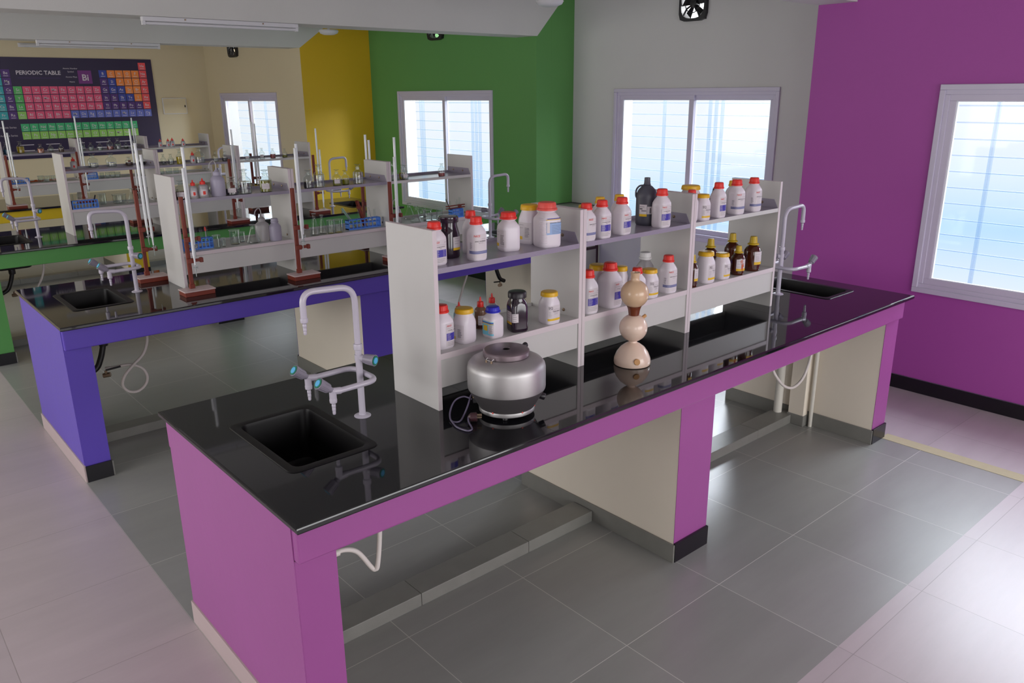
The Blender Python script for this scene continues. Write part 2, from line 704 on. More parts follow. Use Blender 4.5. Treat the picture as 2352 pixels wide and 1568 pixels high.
# ------------------------------------------------------------------ windows
def window(i, xf, ya, yb):
    """sliding window, room side at x = xf, frame from ya to yb"""
    z0, z1 = .711, 2.062
    t = .062
    root = MB()
    # outer frame with a stepped moulding
    for (d0, d1, o0, o1) in ((-.018, .06, 0, t*.55), (-.004, .07, t*.45, t)):
        for (a, b, c, d) in ((ya+o0, yb-o0, z1-o1, z1-o0), (ya+o0, yb-o0, z0+o0, z0+o1), (ya+o0, ya+o1, z0+o1, z1-o1), (yb-o1, yb-o0, z0+o1, z1-o1)):
            root.box(xf+d0, xf+d1, a, b, c, d, UPVC)
    o = struct(root, 'window_%d' % (i+1), bevel=.003)
    # plastered reveal behind the frame
    rv = MB()
    for (a, b, c, d) in ((ya+.03, yb-.03, 2.018, 2.0299), (ya+.03, yb-.03, .7401, .752), (ya+.0301, ya+.042, .752, 2.018), (yb-.042, yb-.0301, .752, 2.018)):
        rv.box(xf+.075, xf+.215, a, b, c, d, P_GREY)
    rv.build('reveal', o, smooth=False)
    ym = (ya+yb)/2-.02
    for k, (a, b, dx) in enumerate(((ya+t-.01, ym+.04, .03), (ym-.02, yb-t+.01, .004))):
        s = MB()
        q = .048
        for (p0, p1, c, d) in ((a, b, z1-t-q+.01, z1-t+.01), (a, b, z0+t-.01, z0+t+q-.01), (a, a+q, z0+t+q-.01, z1-t-q+.01), (b-q, b, z0+t+q-.01, z1-t-q+.01)):
            s.box(xf+dx, xf+dx+.028, p0, p1, c, d, UPVC)
        e = .006
        for (p0, p1, c, d) in ((a+q, b-q, z1-t-q+.004, z1-t-q+.01), (a+q, b-q, z0+t+q-.01, z0+t+q-.004), (a+q, a+q+e, z0+t+q-.004, z1-t-q+.004), (b-q-e*2, b-q, z0+t+q-.004, z1-t-q+.004)):
            s.box(xf+dx+.004, xf+dx+.024, p0, p1, c, d, UPVC_L)
        so = s.build('sash', o, smooth=False, bevel=.002)
        g = MB()
        g.box(xf+dx+.012, xf+dx+.016, a+q-.005, b-q+.005, z0+t+q-.015, z1-t-q+.015, GLASS_P)
        g.build('pane', so, smooth=False)
    # slatted metal grille outside
    s = MB()
    gx = xf+.55
    z = .35
    while z < 2.6:
        s.box(gx, gx+.012, ya-.35, yb+1.3, z, z+.011, SLAT)
        z += .112
    for y in (ya-.2, ya+.27, ya+.33, ya+.93, ya+1.0, ya+1.07, ya+1.62, yb+.3, yb+.36, yb+.95):
        s.box(gx+.012, gx+.04, y, y+.022, .2, 2.7, SLAT)
    s.build('outside_grille', o, smooth=False)
    return o


for i, (x, a, b) in enumerate(WIN):
    window(i, x, a, b)

# exhaust fans set in the wall above the windows
FN = ('the grey wall window, white daylight behind its blades', 'the green wall window, half hidden by the ceiling beam', 'the far cream wall window, only its lower edge showing')
for k, (x, ya, yb, za, zb) in enumerate(FAN):
    cy, cz = (ya+yb)/2, (za+zb)/2
    R = (yb-ya)/2
    t = thing('exhaust_fan', 'black exhaust fan above '+FN[k], 'fan', (x, cy, cz), 0, 'exhaust fans above the windows')
    s = MB()
    rx = Matrix.Rotation(PI/2, 3, 'Y')
    # octagonal frame ring
    n = 24
    L = []
    for (ro, xx) in ((R*1.02, -.035), (R*1.02, .05), (R*.86, .05), (R*.86, -.035), (R*1.02, -.035)):
        sq = 6 if ro > R*.9 else 3
        loop = []
        for i in range(n):
            th = 2*PI*i/n
            rad = ro/((abs(math.cos(th))**sq+abs(math.sin(th))**sq)**(1/sq))
            loop.append((xx, rad*math.cos(th), rad*math.sin(th)))
        L.append(loop)
    s.loft(L, FAN_K, False, False)
    s.build('frame', t)
    s = MB()
    for i in range(4):
        a = i*PI/2+PI/4
        s.tube([(-.03, .03*math.cos(a), .03*math.sin(a)), (-.036, R*.5*math.cos(a+.15), R*.5*math.sin(a+.15)), (-.03, R*.93*math.cos(a), R*.93*math.sin(a))], .008, FAN_K, 6)
    s.tube([(-.033, R*.55*math.cos(i*2*PI/24), R*.55*math.sin(i*2*PI/24)) for i in range(25)], .004, FAN_K, 6)
    s.build('guard', t)
    s = MB()
    s.lathe([(.0, -.03), (.034, -.028), (.038, 0), (.034, .03), (0, .032)], FAN_K, 16, rot=rx, cap0=False, cap1=False)
    h = s.build('motor', t)
    for i in range(5):
        s = MB()
        a = i*2*PI/5+.3
        rot = Matrix.Rotation(a, 3, 'X')
        pts = [(.0, .03, -.02), (.0, R*.8, -.05), (.0, R*.8, .035), (.0, .03, .02)]
        A = [rot @ Vector((p[0]+p[2]*.35-.002, p[1], p[2])) for p in pts]
        B = [rot @ Vector((p[0]+p[2]*.35+.002, p[1], p[2])) for p in pts]
        s.loft([A, B], FAN_K)
        s.build('blade', t, smooth=False)


# ------------------------------------------------------------------ benches
SINKS = ((.165, .437, .34, .79), (3.43, 3.69, .31, .77))
BY = (0.0, 2.636, 5.272, 7.95)
BL = (3.858, 3.858, 3.858, 3.77)
BM = (B_MAG, B_VIO, B_GRN, B_YEL)
BN = ('magenta', 'violet blue', 'green', 'yellow')
WB = 1.135


def bench(k):
    Y, L, m = BY[k], BL[k], BM[k]
    place = ('nearest the camera, carrying the steel centrifuge', 'second bench back', 'third bench behind the violet one', 'farthest bench in front of the poster wall')[k]
    root = thing('lab_bench', '%s lab bench with black granite top, %s' % (BN[k], place), 'bench', (0, Y, 0), 0)
    # worktop: slabs around the two sinks with fine joints, nosed edge
    w = MB()
    e = .006
    (a0, a1, ay0, ay1), (c0, c1, cy0, cy1) = SINKS
    segs = [(e, a0, None), (a0, a1, (ay0, ay1)), (a1, .9815, None), (.9825, 2.9045, None), (2.9055, c0, None), (c0, c1, (cy0, cy1)), (c1, L-e, None)]
    for (x0, x1, h) in segs:
        if h is None:
            w.box(x0, x1, e, WB-e, .882, .90, GRAN)
        else:
            w.box(x0, x1, e, h[0], .882, .90, GRAN)
            w.box(x0, x1, h[1], WB-e, .882, .90, GRAN)
    w.box(.98, .984, e, WB-e, .882, .8992, INK)
    w.box(2.903, 2.907, e, WB-e, .882, .8992, INK)
    loops = []
    for (i, z) in ((e, .90), (.0015, .8987), (0, .895), (0, .884), (.003, .8795), (.05, .8785)):
        loops.append([(i, i, z), (L-i, i, z), (L-i, WB-i, z), (i, WB-i, z)])
    w.loft(loops, GRAN, False, False)
    w.build('worktop', root, smooth=False)
    # apron
    ax0, ax1, y0, y1 = .012, L-.03, .035, WB-.035
    w = MB()
    th = .06
    w.box(ax0, ax1, y0, y0+th, .763, .879, m)
    w.box(ax0, ax1, y1-th, y1, .763, .879, m)
    w.box(ax0, ax0+th, y0+th, y1-th, .763, .879, m)
    w.box(ax1-th, ax1, y0+th, y1-th, .763, .879, m)
    w.build('apron', root, smooth=False, bevel=.006)
    # piers
    px = [(.012, .143), (1.79, 2.03), (3.68, 3.84)]
    if k == 3:
        px[2] = (3.6, 3.76)
    for i, (p0, p1) in enumerate(px):
        w = MB()
        ya, yb = .062, WB-.062
        w.box(p0, p1, ya, ya+.002, 0, .763, m)
        w.box(p0, p1, yb-.002, yb, 0, .763, m)
        s0, s1 = p0+.001, p1-.001
        w.box(s0, s1, ya+.002, yb-.002, 0, .763, CREAM)
        if i == 0:
            w.box(p0-.003, p0-.0002, ya+.0005, yb-.0005, 0, .879, m)
        if i == 2:
            w.box(p1-.004, p1, ya+.002, yb-.002, 0, .763, m)
        o = w.build('pier', root, smooth=False)
        sk = MB()
        h = .088
        if i > 0:
            sk.box(p0-.010, p0-.0005, ya-.008, yb+.008, 0, h, GRANITE_SK)
        else:
            sk.box(p0-.010, p0-.0005, ya-.006, yb+.006, 0, .1, LIGHT_SK)
        sk.box(p1+.0005, p1+.010, ya-.008, yb+.008, 0, h, GRANITE_SK)
        sk.box(p0-.002, p1+.002, ya-.012, ya-.0005, 0, h+.006, BLACK_SK)
        sk.box(p0-.002, p1+.002, yb+.0005, yb+.012, 0, h+.006, BLACK_SK)
        sk.build('skirting', o, smooth=False, bevel=.001)
    # low tiled plinth between the piers
    w = MB()
    for (x0, x1) in ((px[0][1]+.012, px[1][0]-.012), (px[1][1]+.012, px[2][0]-.012)):
        x = x0
        while x < x1-.01:
            xe = min(x1, x+.6)
            w.box(x, xe-.002, .551, .68, 0, .058, GRANITE_SK)
            x = xe
    tag(w.build('floor_plinth', root, smooth=False, bevel=.002), 'grey tiled plinth between the piers')
    # sinks
    for (x0, x1, y0, y1) in (SINKS if k < 3 else SINKS[:1]):
        cx, cy = (x0+x1)/2, (y0+y1)/2
        ww, dd = x1-x0, y1-y0
        s = MB()
        s.loft([rr(cx, cy, ww+.056, dd+.056, .03, .9004), rr(cx, cy, ww+.052, dd+.052, .03, .903), rr(cx, cy, ww+.02, dd+.02, .03, .9045),
                rr(cx, cy, ww-.006, dd-.006, .03, .902), rr(cx, cy, ww-.012, dd-.012, .03, .89), rr(cx, cy, ww-.03, dd-.03, .035, .712),
                rr(cx, cy, ww-.06, dd-.06, .03, .70)], SINKM, False, True)
        s.loft([rr(cx, cy, ww-.004, dd-.004, .03, .882), rr(cx, cy, ww-.02, dd-.02, .03, .70), rr(cx, cy, ww-.04, dd-.04, .03, .692)], SINKM, False, True)
        so = s.build('sink', root)
        d = MB()
        d.lathe([(.0, .7015), (.03, .7015), (.032, .704), (.034, .7015), (.034, .699)], BRASS, 20, org=(cx, cy-.02, 0))
        d.build('drain', so)
    return root


for k in range(4):
    bench(k)


# ------------------------------------------------------------------ shelf units (three side by side on every bench)
P0 = [(.79, 1.547), (1.549, 2.293), (2.295, 3.05)]
S0, S1 = .427, .728
ZU, ZL, ZT = 1.438, 1.118, 1.575


def shelf_unit(k, i):
    x0, x1 = P0[i]
    pos = ('left', 'middle', 'right')[i]
    t = thing('shelf_unit', 'white open shelf unit, %s one of three on the %s bench' % (pos, BN[k]), 'shelf unit', (x0, BY[k]+S0, .90), 0, 'shelf units on the benches')
    wd = x1-x0
    D = S1-S0
    T = .018
    for a in (0, wd-T):
        s = MB()
        s.box(a, a+T, .0015, D, 0, ZT-.90, LAM)
        s.box(a, a+T, 0, .0015, 0, ZT-.90, LAM_E)
        s.box(a, a+T, 0, D, ZT-.90, ZT-.8988, LAM_E)
        s.build('side_panel', t, smooth=False, bevel=.0008)
    hm = LAM if i == 2 else SHELF_G
    s = MB()
    zu = ZU-.90
    s.box(T, wd-T, .004, D-.004, zu-.018, zu, SHELF_G)
    s.box(T, wd-T, .002, .004, zu-.019, zu+.0005, hm)
    s.box(T, wd-T, D-.008, D-.004, zu, zu+.014, SHELF_G)
    for a in (T, wd-T-.002):
        s.prism([(.005, zu), (.03, zu+.045), (D-.005, zu+.045), (D-.005, zu)], 'x', a, a+.002, SHELF_G)
    u = s.build('upper_shelf', t, smooth=False)
    for a in (wd-T-.002,):
        for yy in (.1, .22):
            b = MB()
            b.lathe([(0, -.003), (.007, -.003), (.007, .001), (.003, .003), (0, .003)], BRASS, 10, org=(a-.002, yy, zu+.024), rot=Matrix.Rotation(-PI/2, 3, 'Y'))
            b.build('bolt', u)
    s = MB()
    zl = ZL-.90
    s.box(T, wd-T, .004, D-.004, zl-.02, zl, LAM)
    s.box(T, wd-T, .001, .004, zl-.022, zl+.0005, LAM_E)
    s.box(T, wd-T, D-.008, D-.004, zl, zl+.014, LAM)
    lo = s.build('lower_shelf', t, smooth=False)
    for yy in (.09, .2):
        b = MB()
        b.lathe([(0, -.003), (.007, -.003), (.007, .001), (.003, .003), (0, .003)], BRASS, 10, org=(wd-T-.003, yy, zl+.022), rot=Matrix.Rotation(-PI/2, 3, 'Y'))
        b.build('bolt', lo)
    s = MB()
    s.box(T, wd-T, .006, .022, .085, zl-.0235, LAM)
    s.box(T, wd-T, D-.022, D-.006, .085, zl-.0235, LAM)
    s.build('fascia', t, smooth=False, bevel=.001)
    return t


for k in range(4):
    for i in range(3):
        shelf_unit(k, i)


# ------------------------------------------------------------------ laboratory taps
def valve_handle(root, p, d, nm='handle'):
    """handle starting at p pointing along d"""
    d = Vector(d).normalized()
    rot = d.to_track_quat('Z', 'Y').to_matrix()
    s = MB()
    s.lathe([(.010, -.01), (.011, .008), (.0165, .010), (.0175, .035), (.0205, .048), (.0212, .054), (.0195, .055), (.0185, .053)], TAP_H, 20, org=p, rot=rot, cap0=True, cap1=True)
    for i in range(10):
        a = 2*PI*i/10
        q0 = rot @ Vector((.0168*math.cos(a), .0168*math.sin(a), .014))
        q1 = rot @ Vector((.0195*math.cos(a), .0195*math.sin(a), .044))
        s.tube([Vector(p)+q0, Vector(p)+q1], .0011, TAP_H, 5)
    h = s.build(nm, root)
    s = MB()
    s.lathe([(0, .0545), (.0172, .0545), (.0172, .0562), (0, .0562)], TAP_G, 20, org=p, rot=rot, cap0=False, cap1=False)
    s.lathe([(0, .0563), (.0118, .0563), (.0118, .0575), (0, .0578)], TAP_B, 20, org=p, rot=rot, cap0=False, cap1=False)
    s.build('index_disc', h)


def nozzle(root, x, y, z):
    s = MB()
    s.lathe([(.0095, 0), (.0125, -.001), (.0135, -.006), (.0125, -.016), (.0085, -.018), (.0062, -.022), (.0072, -.024), (.0072, -.033), (.0058, -.035), (.0066, -.037), (.0066, -.046), (.0052, -.048), (.0058, -.05), (.0056, -.058), (.004, -.06)],
            TAP_M, 16, org=(x, y, z))
    s.build('nozzle', root)


def tap(label, loc, rz):
    """arms reach along local -x over the sink"""
    t = thing('laboratory_tap', label, 'tap', loc, rz, 'laboratory taps beside the sinks')
    s = MB()
    s.lathe([(.031, 0), (.031, .002), (.026, .005), (.014, .007), (.0135, .012)], TAP_M, 24)
    s.build('base_flange', t)
    s = MB()
    s.tube([(0, 0, .006), (0, 0, .268)], .0122, TAP_M, 16)
    s.lathe([(.0122, .256), (.0160, .258), (.0160, .274), (.0150, .278), (.0122, .279)], TAP_M, 20)
    s.build('column', t)
    s = MB()
    s.tube(bend([(0, 0, .27), (0, 0, .49), (-.198, 0, .50), (-.198, 0, .41)], .06, 8), .0112, TAP_M, 14)
    s.build('swan_neck', t)
    nozzle(t, -.198, 0, .412)
    s = MB()
    s.tube(bend([(-.145, .09, .158), (.022, .09, .16), (.022, -.09, .16), (-.145, -.09, .158)], .05, 8), .0102, TAP_M, 14)
    s.build('branch_arm', t)
    for sg in (1, -1):
        s = MB()
        s.tube([(-.13, sg*.09, .158), (-.165, sg*.09, .163)], .0125, TAP_M, 12)
        s.tube([(-.16, sg*.09, .166), (-.16, sg*.09, .135)], .0125, TAP_M, 12)
        s.build('valve_body', t)
        nozzle(t, -.16, sg*.09, .137)
        valve_handle(t, (-.168, sg*.09, .170), (-.8, 0, .62))
    s = MB()
    s.tube([(0, 0, .215), (0, 0, .238)], .0145, TAP_M, 14)
    s.tube([(0, 0, .226), (.012, -.016, .224)], .013, TAP_M, 12)
    s.build('valve_body', t)
    valve_handle(t, (.008, -.012, .224), (.42, -.9, -.03))
    return t


t0 = tap('lilac grey swan-neck tap beside the near left sink of the magenta bench', (.555, .582, .90), 0)
dup(t0, (3.316, .55, .90), PI, 'swan-neck tap by the far right sink of the magenta bench, against the purple wall')
dup(t0, (.552, 2.636+.575, .90), 0, 'swan-neck tap beside the left sink of the violet blue bench')
dup(t0, (3.316, 2.636+.55, .90), PI, 'swan-neck tap at the right end of the violet blue bench, before the green wall')
dup(t0, (.552, 5.272+.575, .90), 0, 'swan-neck tap at the left end of the green bench')
dup(t0, (3.316, 5.272+.55, .90), PI, 'swan-neck tap at the right end of the green bench, against the yellow wall')
dup(t0, (3.2, 7.95+.56, .90), PI, 'swan-neck tap at the right end of the farthest yellow bench')


# ------------------------------------------------------------------ plumbing under the benches
def trap(label, x, y, sg=1):
    t = thing('sink_drain', label, 'drain pipe', (x, y, 0), 0, 'black drain pipes under the sinks')
    s = MB()
    s.tube(spline([(0, 0, .695), (0, 0, .66), (-.012*sg, 0, .61), (-.03*sg, 0, .56), (-.055*sg, 0, .515), (-.10*sg, 0, .49)]), .017, BLACKPL, 12)
    s.lathe([(.024, .64), (.026, .65), (.026, .675), (.024, .685)], BLACKPL, 16)
    s.build('pipe', t)
    s = MB()
    s.tube([(-.035*sg, -.03, .47), (.0, -.05, .475)], .014, BRASS, 10)
    s.tube([(-.02*sg, -.04, .47), (-.02*sg, -.04, .50)], .008, BRASS, 8)
    v = s.build('stop_valve', t)
    s = MB()
    s.tube([(-.02*sg, -.04, .502), (.06*sg, -.055, .512)], .006, BLACKPL, 8)
    s.build('lever', v)


trap('black drain pipe with brass valve under the left sink of the violet blue bench', .29, 2.636+.45)
trap('black drain pipe under the left sink of the green bench', .29, 5.272+.45)
trap('black drain pipe under the right sink of the violet blue bench', 3.42, 2.636+.62, -1)


def hose(label, pts, r=.0085):
    s = MB()
    s.tube(spline(pts, 8), r, HOSE, 10)
    a, b = Vector(pts[-1]), Vector(pts[-2])
    d = (b-a).normalized()
    s.tube([a-d*.004, a+d*.03], r*1.45, HOSE, 10)
    tag(s.build('water_hose'), label, 'hose', 'white hoses under the benches')


def HP(y, *xz):
    return [(x, y+.006*i, z) for i, (x, z) in enumerate(xz)]


hose('white hose with a sharp kink under the near sink of the magenta bench', HP(.43, (.515, .79), (.517, .66), (.512, .48), (.5, .36), (.492, .338), (.478, .35), (.43, .43), (.38, .458), (.33, .455)), .0095)
s = MB()
s.tube([(.27, .47, .458), (.335, .478, .455)], .013, HOSE, 10)
s.box(.30, .395, .50, .512, .455, .475, BLACKPL)
tag(s.build('stop_valve'), 'black lever valve at the end of the kinked hose under the magenta bench', 'valve')
hose('white hose looped in a ring under the left sink of the violet blue bench', HP(3.04, (.53, .80), (.527, .70), (.52, .62), (.49, .55), (.43, .495), (.375, .44), (.355, .38), (.385, .33), (.44, .318), (.49, .35), (.505, .40), (.48, .455), (.42, .485), (.35, .487), (.29, .485)))
hose('white hose hanging under the left end of the green bench', HP(5.68, (.52, .80), (.52, .68), (.49, .58), (.44, .50), (.41, .45), (.36, .42)))
hose('thin white hose hanging under the right end of the violet blue bench', HP(3.12, (3.02, .80), (3.03, .68), (2.97, .52), (2.93, .38), (2.98, .26), (3.10, .22), (3.22, .30), (3.30, .42)))
hose('white hose sagging in a U under the far right sink of the magenta bench', HP(.44, (3.60, .80), (3.605, .62), (3.59, .46), (3.54, .35), (3.45, .31), (3.36, .335), (3.28, .40), (3.22, .48), (3.20, .60), (3.2, .74)))
s = MB()
s.tube([(3.60, .64, 0), (3.60, .64, .76)], .026, PIPE, 16)
s.lathe([(.031, 0), (.031, .03), (.027, .032)], PIPE, 16, org=(3.60, .64, 0))
tag(s.build('conduit_pipe'), 'thick cream vertical pipe by the far right pier of the magenta bench', 'pipe')
s = MB()
s.tube([(3.655, .44, 0), (3.655, .44, .76)], .012, PIPE, 12)
s.tube([(3.655, .44, .62), (3.655, .44, .66)], .017, PIPE, 12)
tag(s.build('conduit_pipe'), 'thin cream vertical pipe on the far right pier of the magenta bench', 'pipe')
s = MB()
s.box(3.615, 3.6665, .47, .575, 0, .76, CREAM)
s.box(3.61, 3.668, .465, .58, 0, .07, GRANITE_SK)
tag(s.build('pipe_casing', smooth=False, bevel=.003), 'cream boxed casing between the two pipes under the magenta bench', 'casing')


# ------------------------------------------------------------------ bottles and jars
def sq_r(t, r, n):
    return r/((abs(math.cos(t))**n+abs(math.sin(t))**n)**(1/n))


def label_mesh(root, prof_r, n, phase, ang, items, name='label', off=.0006):
    """prof_r(z) half-width of the body, n squareness.  items: ('r', u0, u1, z0, z1, material) in metres around the face
    centred on world angle ang, or ('t', string, size, u, z, material, shear)"""
    mb = MB()
    lv = 0

    def mapf(u, z, o):
        R = prof_r(z)
        t = ang+u/(R*1.08)
        rad = sq_r(t-phase, R, n)+o
        return (rad*math.cos(t), rad*math.sin(t), z)
    for it in items:
        if it[0] == 'r':
            _, u0, u1, z0, z1, m = it
            lv += 1
            o = off+.00012*lv
            nu = max(2, int((u1-u0)/.006)+1)
            nz = max(1, int((z1-z0)/.02))
            for i in range(nu):
                for j in range(nz):
                    a, b = u0+(u1-u0)*i/nu, u0+(u1-u0)*(i+1)/nu
                    c, d = z0+(z1-z0)*j/nz, z0+(z1-z0)*(j+1)/nz
                    mb.face([mapf(a, c, o), mapf(b, c, o), mapf(b, d, o), mapf(a, d, o)], m)
        else:
            _, s, size, u, z, m, sh = it
            add_text(mb, s, size, lambda x, y: mapf(x, y, off+.0016), m, u, z, .006, sh)
    me = mb.build(name, root)
    return me


def lines(u0, u1, z0, z1, k, m, h=.0012, jag=.35):
    out = []
    for i in range(k):
        z = z1-(z1-z0)*i/max(1, k-1)
        out.append(('r', u0, u0+(u1-u0)*(1-jag*random.random()), z-h/2, z+h/2, m))
    return out


def lab(kind, R, h, name=None):
    """label artwork for a body of half-width R and bottle height h"""
    w = R*.82
    if kind == 'blue':
        return ([('r', -w, w, .06*h, .60*h, LB_W), ('r', -w*.95, w*.85, .20*h, .37*h, LB_BLUE)] + lines(-w*.85, -w*.25, .22*h, .35*h, 6, LB_W, .001) +
                lines(w*.3, w*.65, .22*h, .35*h, 5, LB_W, .001) + lines(-w*.8, w*.7, .09*h, .16*h, 3, INKG, .0008) +
                [('r', -w*.9, w*.85, .487*h, .49*h, INKG), ('t', 'NICE', .0095, -w*.55, .525*h, LB_RED, .25), ('t', name or 'SODIUM CHLORIDE', .0046, -w*.05, .43*h, INK, 0), ('t', '500 g', .004, -w*.05, .40*h, INKG, 0), ('r', w*.5, w*.85, .54*h, .545*h, INKG)])
    if kind == 'stripe':
        return ([('r', -w, w, .06*h, .62*h, LB_W), ('r', -R*1.5, R*1.5, .17*h, .20*h, LB_STRIPE), ('r', -R*1.5, R*1.5, .205*h, .225*h, LB_STRIPE), ('r', -R*1.5, R*1.5, .228*h, .236*h, LB_STRIPE),
                 ('t', 'NICE', .0105, -w*.5, .56*h, LB_RED, .25), ('t', name or 'AMMONIUM SULPHATE', .0046 if not name else .0062, w*.05, .445*h, INK, 0), ('t', 'Mol wt 97.45', .0035, w*.1, .41*h, INKG, 0), ('r', w*.2, w*.9, .51*h, .514*h, INKG)]
                + lines(-R*1.35, -R*1.0, .28*h, .42*h, 7, INKG, .0012))
    if kind == 'yellow':
        return ([('r', -w, w, .12*h, .60*h, LB_W), ('r', -w, w, .12*h, .19*h, LB_Y), ('t', 'SQ', .014, -w*.6, .50*h, INKG, 0), ('r', -w*.9, w*.95, .475*h, .48*h, INKG),
                 ('t', name or 'Citric Acid', .008, w*.25, .40*h, INK, 0)] + lines(-w*.1, w*.8, .33*h, .37*h, 2, INKG, .0008) + lines(-w*.85, -w*.45, .26*h, .40*h, 4, INKG, .001))
    if kind == 'side':      # seen almost edge-on: ink block and a yellow corner
        return ([('r', -w, w, .12*h, .56*h, LB_W), ('r', -w, -w*.3, .12*h, .20*h, LB_Y)] + lines(w*.1, w*.8, .2*h, .42*h, 7, INK, .0016) + lines(-w*.8, 0, .42*h, .5*h, 2, INKG, .001))
    if kind == 'cyan':
        return ([('r', -w, w, .10*h, .56*h, LB_CY), ('r', -w, w, .50*h, .53*h, LB_BLUE), ('r', -w, w, .465*h, .49*h, LB_Y), ('r', -w*.7, w*.1, .24*h, .42*h, LB_Y), ('r', w*.3, w, .16*h, .45*h, LB_W)] +
                lines(w*.4, w*.9, .18*h, .42*h, 8, INK, .001))
    if kind == 'paleblue':
        return ([('r', -w, w, .30*h, .66*h, LB_LB), ('r', -w, w, .645*h, .66*h, LB_BLUE), ('r', -w, w, .625*h, .64*h, LB_Y), ('t', name or 'Ammonium Chloride', .0066, w*.05, .555*h, INK, 0)] +
                lines(-w*.4, w*.9, .33*h, .50*h, 6, INK, .0008) + [('r', -w*.95, -w*.65, .34*h, .58*h, LB_W)])
    if kind == 'flame':
        z = [('r', -w*1.1, w*1.1, .16*h, .56*h, LB_W), ('r', -w*1.1, w*1.1, .16*h, .24*h, LB_Y)]
        for (u, a, b) in ((-.05, .18, .40), (.02, .20, .48), (.08, .17, .36), (-.12, .42, .54), (.0, .46, .55), (.14, .30, .42), (-.2, .48, .5)):
            z.append(('r', w*u*2.2, w*u*2.2+.004, a*h, b*h, LB_OR))
        return z+lines(-w*.9, w*.9, .3*h, .5*h, 3, INKG, .0008)
    if kind == 'amber':
        return ([('r', -w, w, .20*h, .58*h, LB_W), ('r', -w, w, .20*h, .28*h, LB_Y), ('r', -w*.9, w*.9, .50*h, .503*h, INKG), ('r', w*.3, w*.9, .44*h, .448*h, INK)] + lines(-w*.8, w*.1, .32*h, .44*h, 5, INKG, .0008))
    if kind == 'tiny':
        return ([('r', -w, w*.2, .20*h, .52*h, LB_W), ('r', w*.25, w, .26*h, .48*h, LB_W), ('r', -w, w*.2, .20*h, .26*h, LB_Y)] + lines(w*.4, w*.8, .3*h, .45*h, 4, INK, .001)+lines(-w*.8, 0, .36*h, .48*h, 3, INKG, .001))
    return []


KINDS = {}


def body_profile(kind, R, h):
    """returns profile [(r,z,n)], cap geometry"""
    if kind in ('hdpe', 'squat'):
        q = 3.2 if kind == 'hdpe' else 4.5
        a = R*(.93 if kind == 'hdpe' else .86)
        nk = .52 if kind == 'hdpe' else .60
        sh = .70
        return [(a*.90, 0, q), (a*.98, .006, q), (a, .016, q), (a, h*.58, q), (a*.97, h*.64, q), (a*.80, h*(sh+.02), 3), (a*.62, h*.785, 2.3), (R*nk, h*.82, 2), (R*nk, h*.92, 2)], (R*(nk+.07), .825, R*nk)
    if kind in ('jar', 'sjar'):
        q = 3.5 if kind == 'sjar' else 2.6
        a = R*(.90 if kind == 'sjar' else .95)
        return [(a*.90, 0, q), (a*.98, .006, q), (a, .016, q), (a, h*.58, q), (a*.96, h*.66, q), (R*.80, h*.78, 2.2), (R*.74, h*.83, 2), (R*.74, h*.93, 2)], (R*.84, .865, R*.8)
    raise KeyError


def ribbed_cap(root, r0, z0, h, m, seg=28, flare=.12, name='cap', ribs=True):
    s = MB()
    s.lathe([(r0*(1+flare), z0), (r0*(1+flare), z0+h*.22), (r0*1.02, z0+h*.30), (r0*.97, z0+h*.85), (r0*.90, z0+h*.97), (r0*.8, z0+h), (0, z0+h*.985)], m, seg, cap1=False)
    if ribs:
        for i in range(22):
            a = 2*PI*i/22
            s.tube([(r0*1.0*math.cos(a), r0*1.0*math.sin(a), z0+h*.32), (r0*.955*math.cos(a), r0*.955*math.sin(a), z0+h*.86)], r0*.035, m, 4)
    return s.build(name, root)


def bottle(kind, x, y, z, R, h, label, cat, cap=None, art=None, ang=-95, phase=0, body=None, text=None, group=None, name=None, capf=None):
    nm = name or {'hdpe': 'reagent_bottle', 'squat': 'reagent_bottle', 'jar': 'reagent_jar', 'sjar': 'reagent_jar'}[kind]
    t = thing(nm, label, cat, (x, y, z), 0, group)
    prof, (cr_, c0, nr) = body_profile(kind, R, h)
    bm_ = body or WHITE_P
    ph = math.radians(phase)
    s = MB()
    s.lathe(prof, bm_, 40, phase=ph)
    if kind in ('hdpe', 'squat'):
        s.lathe([(nr*1.1, h*.80), (nr*1.14, h*.81), (nr*1.1, h*.822)], bm_, 24, cap0=False, cap1=False)
    s.build('body', t)
    cz = c0*h if capf is None else capf*h
    ribbed_cap(t, cr_, cz, h-cz, cap or CAP_R, flare=.14 if kind in ('hdpe', 'squat') else .02, ribs=kind in ('hdpe', 'squat'), name='cap' if kind in ('hdpe', 'squat') else 'lid')
    if art:
        pr = [(q[1], q[0]) for q in prof]

        def pr_r(zz):
            for i in range(len(pr)-1):
                if pr[i][0] <= zz <= pr[i+1][0]:
                    f = (zz-pr[i][0])/max(1e-6, pr[i+1][0]-pr[i][0])
                    return pr[i][1]*(1-f)+pr[i+1][1]*f
            return pr[-1][1]
        label_mesh(t, pr_r, prof[3][2], ph, math.radians(ang), lab(art, R*.9, h, text))
    return t


